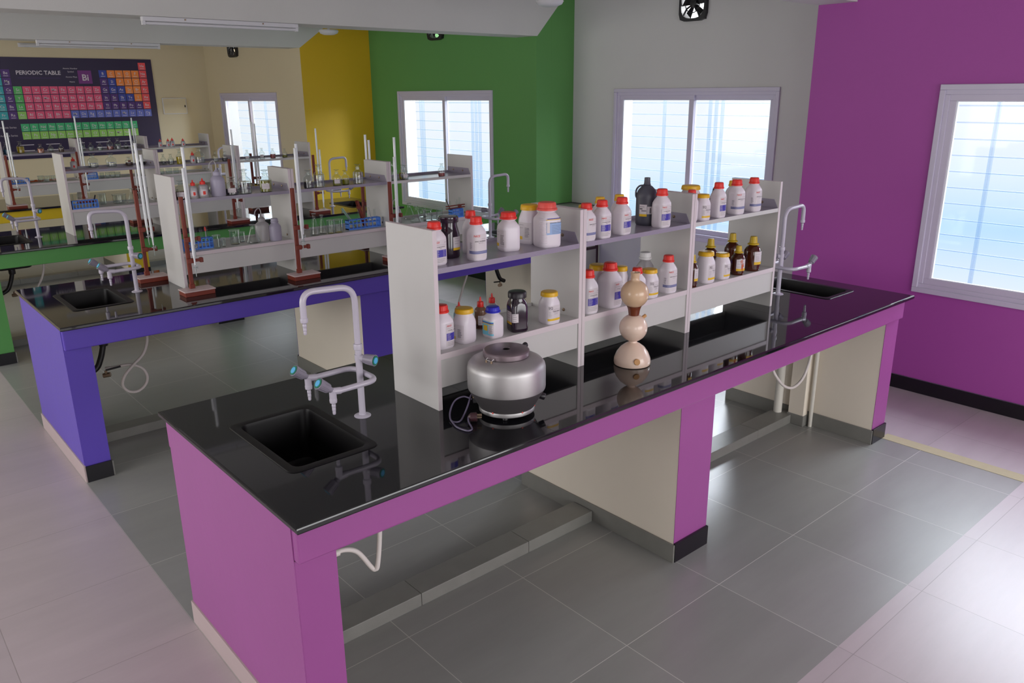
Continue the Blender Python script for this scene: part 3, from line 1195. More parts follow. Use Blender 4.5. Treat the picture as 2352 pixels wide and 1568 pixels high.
def amber(x, y, z, R, h, label, art='amber', ang=-95):
    t = thing('amber_bottle', label, 'bottle', (x, y, z), 0, 'amber glass bottles')
    s = MB()
    s.lathe([(R*.88, 0), (R*.97, .005), (R, .012), (R, h*.55), (R*.97, h*.60), (R*.78, h*.68), (R*.5, h*.73), (R*.42, h*.75), (R*.42, h*.80)], AMBER, 32)
    s.build('body', t)
    s = MB()
    s.lathe([(R*.60, h*.755), (R*.66, h*.76), (R*.66, h*.785), (R*.56, h*.80), (R*.46, h*.805), (R*.40, h*.96), (R*.37, h*.995), (0, h)], CAP_YC, 28, cap1=False)
    for i in range(16):
        a = 2*PI*i/16
        s.tube([(R*.45*math.cos(a), R*.45*math.sin(a), h*.81), (R*.40*math.cos(a), R*.40*math.sin(a), h*.96)], R*.02, CAP_YC, 4)
    s.build('cap', t)
    if art:
        label_mesh(t, lambda q: R, 2, 0, math.radians(ang), lab(art, R*.95, h))
    return t


def dropper(x, y, z, R, h, label, body=None, liquid=None, lm=None, cat='bottle', art=True, group='dropper bottles'):
    t = thing('dropper_bottle', label, cat, (x, y, z), 0, group)
    s = MB()
    s.lathe([(R*.9, 0), (R, .004), (R, h*.55), (R*.93, h*.62), (R*.6, h*.68), (R*.42, h*.70), (R*.42, h*.76)], body or CLEARP, 24)
    b = s.build('body', t)
    if liquid:
        s = MB()
        s.lathe([(R*.88, .002), (R*1.004, .005), (R*1.004, h*.16)], liquid, 24)
        s.build('liquid', b)
    s = MB()
    s.lathe([(R*.55, h*.69), (R*.56, h*.70), (R*.54, h*.83), (R*.5, h*.85), (R*.22, h*.86), (R*.13, h*.97), (R*.1, h), (0, h)], CAP_R, 20, cap1=False)
    s.build('cap', t)
    if art:
        w = R*.8
        label_mesh(t, lambda q: R, 2, 0, math.radians(-110), [('r', -w, w, .14*h, .44*h, LB_W), ('r', -w*.1, w*.6, .18*h, .36*h, LB_RED)]+lines(-w*.9, -w*.3, .2*h, .38*h, 3, INKG, .0008))
    return t


def glass_bottle(x, y, z, R, h, label, liq='clear', level=.45, group='stoppered glass reagent bottles', lbl=False):
    t = thing('glass_reagent_bottle', label, 'bottle', (x, y, z), 0, group)
    s = MB()
    s.lathe([(R*.9, 0), (R, .004), (R, h*.50), (R*.93, h*.57), (R*.6, h*.66), (R*.40, h*.71), (R*.37, h*.80), (R*.50, h*.825), (R*.50, h*.835), (R*.33, h*.84)], GLS, 24, cap1=False)
    b = s.build('body', t)
    s = MB()
    s.lathe([(R*.85, .003), (R*.95, .006), (R*.95, h*level), (0, h*level)], LQ[liq], 24, cap1=False)
    s.build('liquid', b)
    if lbl:
        label_mesh(b, lambda q: R, 2, 0, math.radians(-115), [('r', -R*.7, R*.7, .16*h, .40*h, LB_W)]+lines(-R*.5, R*.5, .2*h, .36*h, 3, INKG, .0012))
    s = MB()
    s.lathe([(R*.28, h*.74), (R*.32, h*.85), (R*.2, h*.88), (R*.24, h*.92), (R*.60, h*.965), (R*.62, h*.985), (0, h)], GLS, 20, cap1=False)
    s.build('stopper', t)
    return t


def beaker(x, y, z, R, h, label, group='glass beakers'):
    t = thing('glass_beaker', label, 'beaker', (x, y, z), 0, group)
    s = MB()
    s.lathe([(R*.92, 0), (R, .004), (R, h*.93), (R*1.1, h), (R*1.04, h), (R*.95, h*.93), (R*.95, .007), (R*.85, .004), (0, .004)], GLS, 24, cap1=False)
    s.build('vessel', t)
    s = MB()
    s.tube([(1.085*R*math.cos(a*PI/12), 1.085*R*math.sin(a*PI/12), h) for a in range(25)], .0013, GLS_RIM, 5, False)
    s.build('rim', t)
    return t


def flask(x, y, z, R, h, label, group='conical flasks'):
    t = thing('conical_flask', label, 'flask', (x, y, z), 0, group)
    s = MB()
    s.lathe([(R*.9, 0), (R, .006), (R*.97, .014), (R*.34, h*.74), (R*.31, h*.80), (R*.31, h*.96), (R*.42, h)], GLS, 24, cap1=False)
    s.build('vessel', t)
    s = MB()
    s.tube([(.41*R*math.cos(a*PI/10), .41*R*math.sin(a*PI/10), h) for a in range(21)], .0015, GLS_RIM, 5, False)
    s.build('rim', t)
    return t


GLS_RIM = mat('glass rim', S(225, 232, 232), .1, trans=.6)


def wash_bottle(x, y, z, R, h, label, m=None, tipdir=1):
    t = thing('wash_bottle', label, 'bottle', (x, y, z), 0, 'wash bottles')
    hb = h*.62
    s = MB()
    s.lathe([(R*.92, 0), (R, .006), (R, hb*.72), (R*.92, hb*.82), (R*.55, hb*.93), (R*.42, hb*.96), (R*.42, hb)], m or CLEARP2, 28)
    s.build('body', t)
    s = MB()
    s.lathe([(R*.50, hb*.95), (R*.5, hb*1.10), (R*.3, hb*1.14), (R*.16, hb*1.2)], m or CLEARP2, 20)
    s.build('cap', t)
    s = MB()
    s.tube(spline([(0, 0, hb*1.15), (0, 0, h*.9), (-.012*tipdir, 0, h), (-.04*tipdir, -.01, h*.93), (-.05*tipdir, -.015, h*.80)], 6), [.0035]*25, CLEARP, 8)
    s.build('spout', t)
    return t


def rack(x, y, z, R, h, label, tubes=6, rz=0):
    """blue slotted test tube rack, 2R long"""
    t = thing('test_tube_rack', label, 'test tube rack', (x, y, z), rz, 'blue test tube racks')
    D = .05
    s = MB()
    for zz in (.003, h*.55, h*.92):
        s.box(-R, R, -D/2, -D/2+.004, zz, zz+.005, RACK_B)
        s.box(-R, R, D/2-.004, D/2, zz, zz+.005, RACK_B)
        n = 8
        for i in range(n+1):
            xx = -R+(2*R-.004)*i/n
            s.box(xx, xx+.004, -D/2, D/2, zz, zz+.005, RACK_B)
        s.box(-R, R, -.003, .003, zz, zz+.005, RACK_B)
    s.box(-R, R, -D/2, D/2, 0, .003, RACK_B)
    for sx in (-R, R-.004):
        s.box(sx, sx+.004, -D/2, D/2, 0, h, RACK_B)
    for i in range(9):
        xx = -R+(2*R-.004)*i/8
        s.box(xx, xx+.006, -D/2-.001, -D/2+.002, 0, h*.93, RACK_B)
    s.build('frame', t, smooth=False)
    return t


def test_tube(x, y, z, L, label, tilt=(0, 0)):
    t = MB()
    t.lathe([(.002, 0), (.006, .002), (.008, .007), (.008, L-.002), (.0095, L)], GLS, 14, cap1=False)
    o = t.build('test_tube')
    o.location = (x, y, z)
    o.rotation_euler = (tilt[0], tilt[1], 0)
    return tag(o, label, 'test tube', 'test tubes in the racks')


def burette_stand(label, x, y, hp, tubes, flip=1, clamps=(.30, .52)):
    """mahogany-coloured stand; tubes: heights of the burette tops above the base"""
    t = thing('burette_stand', label, 'burette stand', (x, y, .90), 0, 'brown burette stands')
    s = MB()
    s.box(-.088, .088, -.055, .055, .0, .026, MAHOG)
    s.box(-.092, .092, -.058, .058, .0262, .034, STANDTOP)
    b = s.build('base', t, smooth=False, bevel=.002)
    s = MB()
    px, py = -.02, .02
    s.box(px-.011, px+.011, py-.009, py+.009, .034, hp, MAHOG)
    s.box(px-.015, px+.015, py-.012, py+.012, .034, .06, MAHOG)
    s.build('post', t, smooth=False, bevel=.002)
    for c in clamps:
        s = MB()
        zc = hp*c+.03
        s.box(px-.017, px+.02, py-.030, py-.009, zc-.014, zc+.014, MAHOG)
        s.box(px+.01, px+.062*flip if flip > 0 else px-.062, py-.027, py-.015, zc-.009, zc+.009, MAHOG)
        s.box(px+.058, px+.076, py-.033, py-.009, zc-.015, zc+.013, MAHOG)
        s.build('clamp', t, smooth=False, bevel=.002)
    for j, (dx, top) in enumerate(tubes):
        q = thing('burette', '%s glass burette, %s' % (('taller', 'shorter')[j], label[0].lower()+label[1:]), 'burette', (x+px+dx, y+py-.034-.014*j, .90), 0, 'burettes on the brown stands')
        s = MB()
        zb = top-.62
        s.lathe([(.0045, zb+.06), (.0055, zb+.10), (.0085, zb+.12), (.0085, top-.05), (.0085, top-.004), (.0098, top)], BUR, 12)
        s.build('barrel', q)
        s = MB()
        s.tube([(0, 0, zb+.065), (0, 0, zb+.02), (0, 0, zb-.01)], [.004, .0035, .0018], GLS_RIM, 8)
        s.tube([(-.012, 0, zb+.045), (.012, 0, zb+.045)], .004, GLS_RIM, 8)
        s.tube([(.012, 0, zb+.036), (.012, 0, zb+.056)], .003, GLS_RIM, 8)
        s.build('stopcock', q)
    return t


BUR = mat('milky burette glass', S(244, 247, 250), .2, coat=.3, trans=.05)


# ------------------------------------------------------------------ contents of the magenta bench's shelves
# name: (x, y from bench edge, radius, height, bay, upper shelf)
B1={'u1':(0.853,0.503,0.0406,0.156,0,1),'u2':(0.970,0.575,0.0440,0.156,0,1),'u3':(1.086,0.587,0.0324,0.164,0,1),'u4':(1.017,0.466,0.0359,0.161,0,1),'u5':(1.227,0.527,0.0450,0.151,0,1),'u6':(1.394,0.588,0.0435,0.159,0,1),'u7':(1.396,0.485,0.0547,0.178,0,1),'l8':(0.871,0.502,0.0421,0.164,0,0),'l9':(0.975,0.499,0.0426,0.134,0,0),'l10':(1.056,0.638,0.0230,0.116,0,0),'l11':(1.135,0.599,0.0245,0.131,0,0),'l12':(1.215,0.622,0.0236,0.128,0,0),'l13':(1.100,0.478,0.0395,0.121,0,0),'l14':(1.225,0.475,0.0452,0.163,0,0),'l15':(1.400,0.473,0.0427,0.133,0,0),'u16':(1.606,0.468,0.0384,0.156,1,1),'u17':(1.673,0.539,0.0349,0.135,1,1),'u18':(1.800,0.571,0.0350,0.155,1,1),'u19':(1.702,0.468,0.0382,0.160,1,1),'u20':(1.914,0.560,0.0356,0.157,1,1),'u21':(1.831,0.470,0.0397,0.160,1,1),'u22':(2.110,0.565,0.0487,0.218,1,1),'u23':(2.105,0.471,0.0411,0.174,1,1),'l24':(1.634,0.474,0.0409,0.188,1,0),'l25':(1.805,0.578,0.0480,0.172,1,0),'l26':(1.780,0.481,0.0506,0.199,1,0),'l27':(1.912,0.533,0.0343,0.155,1,0),'l28':(1.953,0.472,0.0377,0.152,1,0),'l29':(2.042,0.472,0.0418,0.133,1,0),'l30':(2.180,0.474,0.0412,0.178,1,0),'l31':(2.137,0.580,0.0402,0.183,1,0),'u32':(2.461,0.578,0.0543,0.154,2,1),'u33':(2.344,0.483,0.0315,0.149,2,1),'u34':(2.412,0.467,0.0373,0.124,2,1),'u35':(2.538,0.468,0.0375,0.170,2,1),'u36':(2.655,0.565,0.0290,0.125,2,1),'u37':(2.798,0.563,0.0342,0.152,2,1),'u38':(2.697,0.472,0.0419,0.172,2,1),'u39':(2.848,0.470,0.0404,0.171,2,1),'l40':(2.351,0.459,0.0278,0.159,2,0),'l41':(2.482,0.477,0.0465,0.156,2,0),'l42':(2.633,0.559,0.0398,0.191,2,0),'l43':(2.861,0.581,0.0402,0.189,2,0),'l44':(2.615,0.471,0.0406,0.131,2,0),'l45':(2.749,0.466,0.0358,0.151,2,0),'l46':(2.894,0.475,0.0448,0.182,2,0),}
B2={'a':(0.857,0.474,0.0381,0.113,0,1),'b':(0.924,0.458,0.0238,0.111,0,1),'c':(0.984,0.459,0.0291,0.116,0,1),'d':(1.100,0.604,0.0248,0.084,0,1),'e':(1.082,0.473,0.0435,0.214,0,1),'f':(1.169,0.471,0.0407,0.111,0,1),'g':(1.252,0.471,0.0408,0.153,0,1),'h':(1.390,0.469,0.0392,0.141,0,1),'i':(1.690,0.465,0.0348,0.121,1,1),'j':(1.767,0.466,0.0364,0.152,1,1),'k':(1.897,0.460,0.0296,0.110,1,1),'l':(1.973,0.479,0.0271,0.097,1,1),'m':(2.065,0.465,0.0347,0.136,1,1),'n':(2.347,0.464,0.0342,0.141,2,1),'o':(2.459,0.511,0.0223,0.104,2,1),'p':(2.448,0.455,0.0251,0.104,2,1),'q':(2.776,0.456,0.0259,0.095,2,1),'rackA':(0.929,0.530,0.0940,0.067,0,0),'bk1':(1.032,0.468,0.0232,0.081,0,0),'bk2':(1.083,0.490,0.0138,0.056,0,0),'bk3':(1.173,0.528,0.0309,0.090,0,0),'bk4':(1.240,0.584,0.0228,0.062,0,0),'er1':(1.285,0.500,0.0455,0.116,0,0),'wash':(1.368,0.540,0.0459,0.211,0,0),'lil':(1.429,0.479,0.0381,0.145,0,0),'er2':(1.712,0.479,0.0342,0.146,1,0),'er3':(1.777,0.494,0.0315,0.128,1,0),'bk5':(1.825,0.460,0.0255,0.092,1,0),'bk6':(1.883,0.462,0.0316,0.091,1,0),'rackB':(2.112,0.517,0.1296,0.069,1,0),'er4':(2.583,0.625,0.0399,0.120,2,0),'er5':(2.539,0.472,0.0422,0.119,2,0),'bk7':(2.712,0.642,0.0304,0.073,2,0),'bk8':(2.641,0.470,0.0329,0.081,2,0),'jar1':(2.807,0.543,0.0253,0.064,2,0),'jar2':(2.695,0.453,0.0230,0.043,2,0),'rackC':(2.902,0.460,0.0521,0.068,2,0),'wash2':(2.431,0.549,0.0260,0.176,2,0),}
B3={'a':(0.908,0.563,0.0260,0.104,0,1),'b':(1.087,0.670,0.0422,0.119,0,1),'c':(1.234,0.661,0.0426,0.117,0,1),'d':(1.387,0.678,0.0314,0.076,0,1),'e':(1.500,0.684,0.0279,0.085,0,1),'f':(1.642,0.533,0.0238,0.091,1,1),'g':(1.692,0.482,0.0257,0.094,1,1),'h':(1.764,0.460,0.0296,0.133,1,1),'i':(1.879,0.454,0.0239,0.106,1,1),'j':(1.949,0.478,0.0479,0.139,1,1),'k':(2.094,0.470,0.0266,0.103,1,1),'l':(2.188,0.477,0.0268,0.092,1,1),'m':(2.402,0.462,0.0251,0.094,2,1),'n':(2.570,0.505,0.0256,0.102,2,1),'o':(2.660,0.456,0.0255,0.096,2,1),'p':(2.802,0.493,0.0239,0.086,2,1),'q':(2.922,0.504,0.0241,0.084,2,1),'rack':(0.919,0.460,0.1008,0.071,0,0),'bk1':(1.107,0.635,0.0309,0.092,0,0),'bk2':(1.241,0.609,0.0547,0.079,0,0),'er':(1.343,0.579,0.0432,0.123,0,0),'bot':(1.422,0.492,0.0353,0.181,0,0),}
B4={'a':(0.867,0.519,0.0427,0.133,0,1),'b':(1.019,0.642,0.0436,0.129,0,1),'c':(1.182,0.469,0.0386,0.096,0,1),'d':(1.303,0.568,0.0319,0.091,0,1),'e':(1.388,0.474,0.0319,0.091,0,1),'f':(1.603,0.465,0.0347,0.132,1,1),'g':(1.694,0.465,0.0350,0.093,1,1),'h':(1.790,0.465,0.0351,0.090,1,1),'i':(1.907,0.491,0.0407,0.131,1,1),'j':(2.008,0.546,0.0412,0.125,1,1),'k':(2.096,0.536,0.0285,0.079,1,1),'l':(2.165,0.467,0.0362,0.099,1,1),'m':(2.468,0.464,0.0237,0.099,2,1),'n':(2.558,0.454,0.0238,0.101,2,1),'o':(2.609,0.456,0.0263,0.109,2,1),'p':(2.737,0.454,0.0240,0.097,2,1),'rack':(0.923,0.524,0.1107,0.057,0,0),'b1':(1.150,0.571,0.0295,0.065,0,0),'b2':(1.204,0.516,0.0295,0.065,0,0),'b3':(1.270,0.514,0.0296,0.065,0,0),'rack2':(1.655,0.460,0.0630,0.077,1,0),'b4':(1.762,0.453,0.0228,0.067,1,0),'b5':(1.822,0.455,0.0254,0.068,1,0),'b6':(1.878,0.456,0.0256,0.068,1,0),'b7':(1.935,0.461,0.0307,0.062,1,0),'rack3':(2.431,0.460,0.0313,0.069,2,0),'b8':(2.527,0.467,0.0370,0.064,2,0),'b9':(2.610,0.462,0.0318,0.060,2,0),}

GU = 'chemical bottles on the upper shelves'
GL = 'chemical bottles on the lower shelves'
SPEC = {
 'u1': ('hdpe', CAP_R, 'blue', -92, 0, 'White bottle with red cap and blue-banded label, at the left end of the top shelf'),
 'u2': ('dark', None, 'tiny', -58, 0, 'Dark violet wide-mouthed jar behind the leftmost red-capped bottle on the top shelf'),
 'u3': ('hdpe', CAP_R, None, -95, 20, 'White bottle with red cap directly behind the ZINC SULPHIDE bottle'),
 'u4': ('hdpe', CAP_R, 'stripe', -104, 0, 'White bottle labelled ZINC SULPHIDE with slate stripes and red cap'),
 'u5': ('squat', CAP_R, 'side', 172, -15, 'Plain-faced squat white bottle with a broad red cap, right of ZINC SULPHIDE'),
 'u6': ('sjar', CAP_Y, 'side', -165, 10, 'White jar with yellow lid between two broad red-capped bottles, top shelf'),
 'u7': ('squat', CAP_RP, 'paleblue', -90, -12, 'Large square white bottle with ribbed side and pale blue label'),
 'l8': ('hdpe', CAP_R, 'blue', -62, 0, 'White bottle with red cap against the left panel on the bottom shelf'),
 'l9': ('sjar', CAP_Y, 'side', -175, 8, 'White jar with glossy yellow lid in front of a small red nozzle bottle'),
 'l13': ('squat', CAP_B, 'cyan', -172, 0, 'Small white bottle with a blue cap and a cyan label'),
 'l14': ('dsq', CAP_K, 'tiny', -172, -18, 'Dark square glass jar with black lid on the bottom shelf'),
 'l15': ('sjar', CAP_Y, 'yellow', -98, 0, 'White jar with yellow lid standing alone at the right of the near bottom shelf'),
 'u16': ('hdpe', CAP_R, 'stripe', -82, 0, 'White bottle with red cap half behind the double panel, start of the middle top shelf'),
 'u17': ('jar', CAP_Y, None, -95, 0, 'Yellow-lidded jar hidden behind the first red-capped bottle of the middle top shelf'),
 'u18': ('hdpe', CAP_Y, None, -95, 15, 'White bottle with yellow cap in the back row, farther left of two such'),
 'u19': ('hdpe', CAP_R, 'blue', -100, 0, 'White bottle with red cap and blue label before a yellow-capped one, middle top shelf'),
 'u20': ('hdpe', CAP_Y, None, -95, 0, 'White bottle with yellow cap in the back row, just left of the dark jug'),
 'u21': ('hdpe', CAP_R, 'blue', -84, 10, 'White bottle with red cap and blue label nearest the left side of the dark jug'),
 'u23': ('hdpe', CAP_R, 'blue', -98, 0, 'White bottle with red cap and blue label just right of the dark jug'),
 'l24': ('hdpe', CAP_R, 'blue', -96, 0, 'Slim white red-capped bottle beside the double panel, middle bottom shelf'),
 'l25': ('jar', CAP_Y, None, -95, 0, 'Large white jar with a wide yellow lid behind two red-capped bottles'),
 'l26': ('hdpe', CAP_R, 'blue', -72, 0, 'Tallest white bottle with red cap, left of the cream glass vessel, bottom shelf'),
 'l27': ('jar', CAP_Y, None, -95, 0, 'White jar with yellow lid behind the tallest red-capped bottle'),
 'l28': ('hdpe', CAP_R, None, -95, 0, 'White red-capped bottle hidden behind the top of the cream glass vessel'),
 'l29': ('jar', CAP_Y, 'yellow', -98, 0, 'White jar with yellow lid and yellow-edged label right of the cream glass vessel'),
 'l30': ('hdpe', CAP_R, 'stripe', -98, 0, 'White bottle with red cap and slate band at the right of the middle bottom shelf'),
 'l31': ('clr', CAP_W, None, -95, 0, 'Clear square plastic bottle behind the yellow-lidded jar, middle bottom shelf'),
 'u32': ('jar', CAP_Y, None, -95, 0, 'Wide yellow-lidded jar rising behind the panel at the start of the far top shelf'),
 'u33': ('hdpe', CAP_R, None, -95, 0, 'White bottle with dull red cap mostly hidden by the panel, far top shelf'),
 'u34': ('jar', CAP_Y, 'yellow', -104, 0, 'Short white jar with yellow lid, far top shelf'),
 'u35': ('hdpe', CAP_R, 'blue', -88, 0, 'White bottle with red cap and violet label square, far top shelf'),
 'u36': ('dkb', CAP_K, None, -95, 0, 'Small dark bottle peeping out behind the violet-labelled bottle of the far top shelf'),
 'u37': ('hdpe', CAP_Y, None, -95, 0, 'White bottle with yellow cap in the back row of the far top shelf'),
 'u38': ('hdpe', CAP_R, 'stripe', -104, 0, 'White bottle with red cap and blue-grey band before a yellow-capped one, far shelf'),
 'u39': ('hdpe', CAP_R, 'stripe', -92, 0, 'White bottle with red cap and grey band, rightmost on the top shelf'),
 'l40': ('amb', None, 'amber', -80, 0, 'Amber bottle half hidden at the left of the far bottom shelf'),
 'l41': ('jar', CAP_Y, 'yellow', -84, 0, 'Tall white jar with yellow lid, leftmost whole jar on the far bottom shelf'),
 'l42': ('amb', None, None, -95, 0, 'Amber bottle with yellow cone cap standing behind the tall white jar'),
 'l43': ('amb', None, None, -95, 0, 'Tallest amber bottle, back row of the far bottom shelf, glowing orange at its shoulder'),
 'l44': ('jar', CAP_Y, 'yellow', -88, 0, 'Shorter white jar with yellow lid between the tall jar and the amber bottles'),
 'l45': ('amb', None, 'flame', -112, 0, 'Small amber bottle with an orange-stained white label'),
 'l46': ('amb', None, 'amber', -92, 0, 'Amber bottle with clean white label at the right end of the bottom shelf'),
}
TXTS = {'u4': 'ZINC SULPHIDE', 'l15': 'Citric Acid', 'u1': 'SODIUM SULPHIDE', 'u7': 'Ammonium Chloride'}
for k, (kd, cap, art, ang, ph, lb) in SPEC.items():
    x, y, R, h, bay, up = B1[k]
    z = ZU if up else ZL
    g = GU if up else GL
    if kd == 'amb':
        amber(x, y, z, R, h, lb, art, ang)
    elif kd == 'dark':
        t = thing('dark_jar', lb, 'jar', (x, y, z), 0, g)
        s = MB()
        s.lathe([(R*.78, 0, 2.6), (R*.86, .006, 2.6), (R*.88, .02, 2.6), (R*.88, h*.58, 2.6), (R*.80, h*.68, 2.4), (R*.74, h*.80, 2), (R*.74, h*.9, 2)], DARK_J, 36)
        s.build('body', t)
        s = MB()
        s.lathe([(R*.86, h*.86), (R*.88, h*.87), (R*.86, h*.985), (R*.80, h), (0, h*.992)], DARK_J, 36, cap1=False)
        lid = s.build('lid', t)
        s = MB()
        s.lathe([(R*.72, h*.9985), (R*.70, h*1.0), (0, h*1.0)], STEEL_L, 32, cap0=False, cap1=False)
        s.build('lid_disc', lid)
        label_mesh(t, lambda q: R*.88, 2.6, 0, math.radians(ang), lab('tiny', R*.9, h))
    elif kd == 'dsq':
        t = thing('dark_jar', lb, 'jar', (x, y, z), 0, g)
        p_ = math.radians(ph)
        s = MB()
        s.lathe([(R*.74, 0, 5), (R*.80, .005, 5), (R*.82, .016, 5), (R*.82, h*.62, 5), (R*.74, h*.74, 3.4), (R*.62, h*.83, 2), (R*.62, h*.9, 2)], DARK_J, 40, phase=p_)
        s.build('body', t)
        s = MB()
        s.lathe([(R*.80, h*.84), (R*.83, h*.85), (R*.83, h*.965), (R*.76, h*.99), (R*.6, h), (0, h*.995)], CAP_K, 32, cap1=False)
        s.build('lid', t)
        label_mesh(t, lambda q: R*.82, 5, p_, math.radians(ang), lab('tiny', R*.9, h))
    elif kd == 'clr':
        bottle('squat', x, y, z, R, h, lb, 'bottle', cap, 'side', -90, 0, CLEARP, group=g)
    elif kd == 'dkb':
        bottle('hdpe', x, y, z, R, h, lb, 'bottle', CAP_K, None, -90, 0, JUG_M, group=g)
    else:
        bottle(kd, x, y, z, R, h, lb, 'jar' if kd.endswith('jar') else 'bottle', cap, art, ang, ph, None, TXTS.get(k), g)

x, y, R, h, _, _ = B1['l10']
dropper(x, y, ZL, R, h, 'Bluish dropper bottle with red nozzle, peeping out behind the yellow-lidded jar', mat('bluish dropper plastic', S(90, 130, 150), .35, trans=.3), art=False)
x, y, R, h, _, _ = B1['l11']
dropper(x, y, ZL, R, h, 'Dropper bottle of brownish liquid with red cap, behind the cyan-labelled bottle', LIQ_BR, LQ['brown'])
x, y, R, h, _, _ = B1['l12']
dropper(x, y, ZL, R, h, 'Pale clear dropper bottle with red nozzle, behind the blue-capped bottle', CLEARP, art=False)

# dark jug with a loop handle
x, y, R, h, _, _ = B1['u22']
t = thing('chemical_jug', 'Dark blue-grey jug with loop handle, tallest container on the top shelf', 'jug', (x, y, ZU), 0)
s = MB()
s.lathe([(R*.9, 0), (R*.98, .006), (R, .02), (R, h*.60), (R*.97, h*.66), (R*.82, h*.74), (R*.52, h*.81), (R*.30, h*.84), (R*.30, h*.88)], JUG_M, 36)
s.build('body', t)
s = MB()
s.lathe([(R*.33, h*.84), (R*.36, h*.85), (R*.30, h*.87), (R*.27, h*.995), (0, h)], JUG_M, 28, cap1=False)
s.build('cap', t)
s = MB()
d = Vector((-.75, .66, 0)).normalized()
s.tube(spline([d*R*.25+Vector((0, 0, h*.83)), d*R*.7+Vector((0, 0, h*.82)), d*R*1.0+Vector((0, 0, h*.74)), d*R*1.03+Vector((0, 0, h*.62)), d*R*.9+Vector((0, 0, h*.56))], 6), .0042, JUG_M, 8)
s.build('handle', t)
label_mesh(t, lambda q: R, 2, 0, math.radians(-150), [('r', -R*.55, R*.25, .20*h, .45*h, LB_W), ('r', -R*.55, R*.25, .20*h, .25*h, LB_Y), ('r', R*.28, R*.8, .25*h, .41*h, LB_W), ('r', R*.55, R*.65, .27*h, .38*h, INK),
                                                     ('r', -R*.5, 0, .40*h, .41*h, INKG), ('r', -R*.5, -R*.2, .35*h, .37*h, INK), ('r', -R*.3, R*.2, .31*h, .33*h, INKG)])

# rib lines on the side of the big square bottle are part of its own relief
x, y, R, h, _, _ = B1['u7']
big = [o for o in bpy.data.objects if o.parent is None and o.get('label', '').startswith('Large square white')][0]
s = MB()
for i in range(18):
    zz = h*(.12+.60*i/18)
    L = []
    for j in range(6):
        a = math.radians(-172+j*8)
        rad = sq_r(a-math.radians(-12), R*.86, 4.5)+.0004
        L.append((rad*math.cos(a), rad*math.sin(a), zz))
    s.tube(L, .0011, WHITE_P, 5)
s.build('grip_ribs', big)


# ------------------------------------------------------------------ centrifuge
t = thing('centrifuge', 'round steel bench centrifuge with flat lid on the magenta bench', 'centrifuge', (.978, .256, .90), 0)
s = MB()
s.lathe([(.118, .090), (.1435, .1), (.1445, .108), (.1445, .178), (.141, .192), (.130, .205), (.112, .214), (.092, .219), (.080, .221)], STEEL, 56, cap0=False)
s.build('upper_casing', t)
s = MB()
s.lathe([(.099, .012), (.1035, .014), (.1045, .026), (.1035, .029)], STEEL, 56)
s.build('base_ring', t)
s = MB()
s.lathe([(.1025, .028), (.134, .083), (.1405, .094), (.143, .1005), (.12, .1)], STEEL_D, 56, cap0=False)
s.build('lower_casing', t)
s = MB()
s.lathe([(.080, .220), (.084, .222), (.085, .226), (.085, .240), (.082, .2435), (.0795, .2445), (.014, .2447), (.0125, .242), (.0125, .232), (0, .232)], STEEL_L, 56, cap1=False)
lid = s.build('lid', t)
s = MB()
s.lathe([(.0, .2325), (.0122, .2325), (.0122, .2445)], BLACKPL, 24, cap0=False, cap1=False)
s.build('lid_hole', lid)
s = MB()
d = Vector((.98, .15, 0)).normalized()
rot = d.to_track_quat('Z', 'Y').to_matrix()
s.lathe([(.004, .080), (.004, .090), (.006, .092), (.011, .108), (.0105, .113), (0, .114)], CAP_K, 16, org=(0, 0, .232), rot=rot)
s.build('lid_knob', lid)
s = MB()
a = math.radians(190)
c, si = math.cos(a), math.sin(a)
for dd in (-.012, .012):
    s.tube([(.098*c-dd*si, .098*si+dd*c, .216), (.098*c-dd*si, .098*si+dd*c, .226)], .004, BRASS, 8)
s.tube([(.088*c-.014*si, .088*si+.014*c, .230), (.098*c-.014*si, .098*si+.014*c, .225), (.098*c+.014*si, .098*si-.014*c, .225), (.088*c+.014*si, .088*si-.014*c, .230)], .0018, STEEL, 6)
s.build('hinge_latch', t)
s = MB()
d = Vector((.80, -.60, -.42)).normalized()
rot = d.to_track_quat('Z', 'Y').to_matrix()
p0 = Vector((.80*.118, -.60*.118, .062))
s.lathe([(.0035, -.012), (.0035, .004), (.012, .004), (.0135, .006), (.0135, .024), (.012, .026), (0, .026)], CAP_K, 8, org=p0, rot=rot)
s.build('speed_knob', t)
s = MB()
for aa in (200, 262, 308, 345):
    a = math.radians(aa)
    s = MB()
    s.lathe([(.0032, -.002), (.0032, .002), (0, .003)], CAP_RP, 8, org=(.1035*math.cos(a), .1035*math.sin(a), .03), rot=Vector((math.cos(a), math.sin(a), 0)).to_track_quat('Z', 'Y').to_matrix())
    s.build('rivet', t)
s = MB()
for aa in (45, 135, 225, 315):
    a = math.radians(aa)
    s = MB()
    s.lathe([(.010, 0), (.012, .002), (.011, .0135)], BLACKPL, 14, org=(.082*math.cos(a), .082*math.sin(a), 0))
    s.build('foot', t)
s = MB()
a = math.radians(148)
for zz, rr_ in ((.066, .112), (.052, .106)):
    for dd in (-.008, .008):
        s.tube([(rr_*math.cos(a)-dd*math.sin(a), rr_*math.sin(a)+dd*math.cos(a), zz), ((rr_+.016)*math.cos(a)-dd*math.sin(a), (rr_+.016)*math.sin(a)+dd*math.cos(a), zz)], .0035, BRASS, 8)
s.box(-.009, .009, -.012, .012, -.004, .014, BLACKPL, rot=Matrix.Rotation(a, 3, 'Z'), org=(.118*math.cos(a), .118*math.sin(a), .05))
s.build('power_terminal', t)
s = MB()
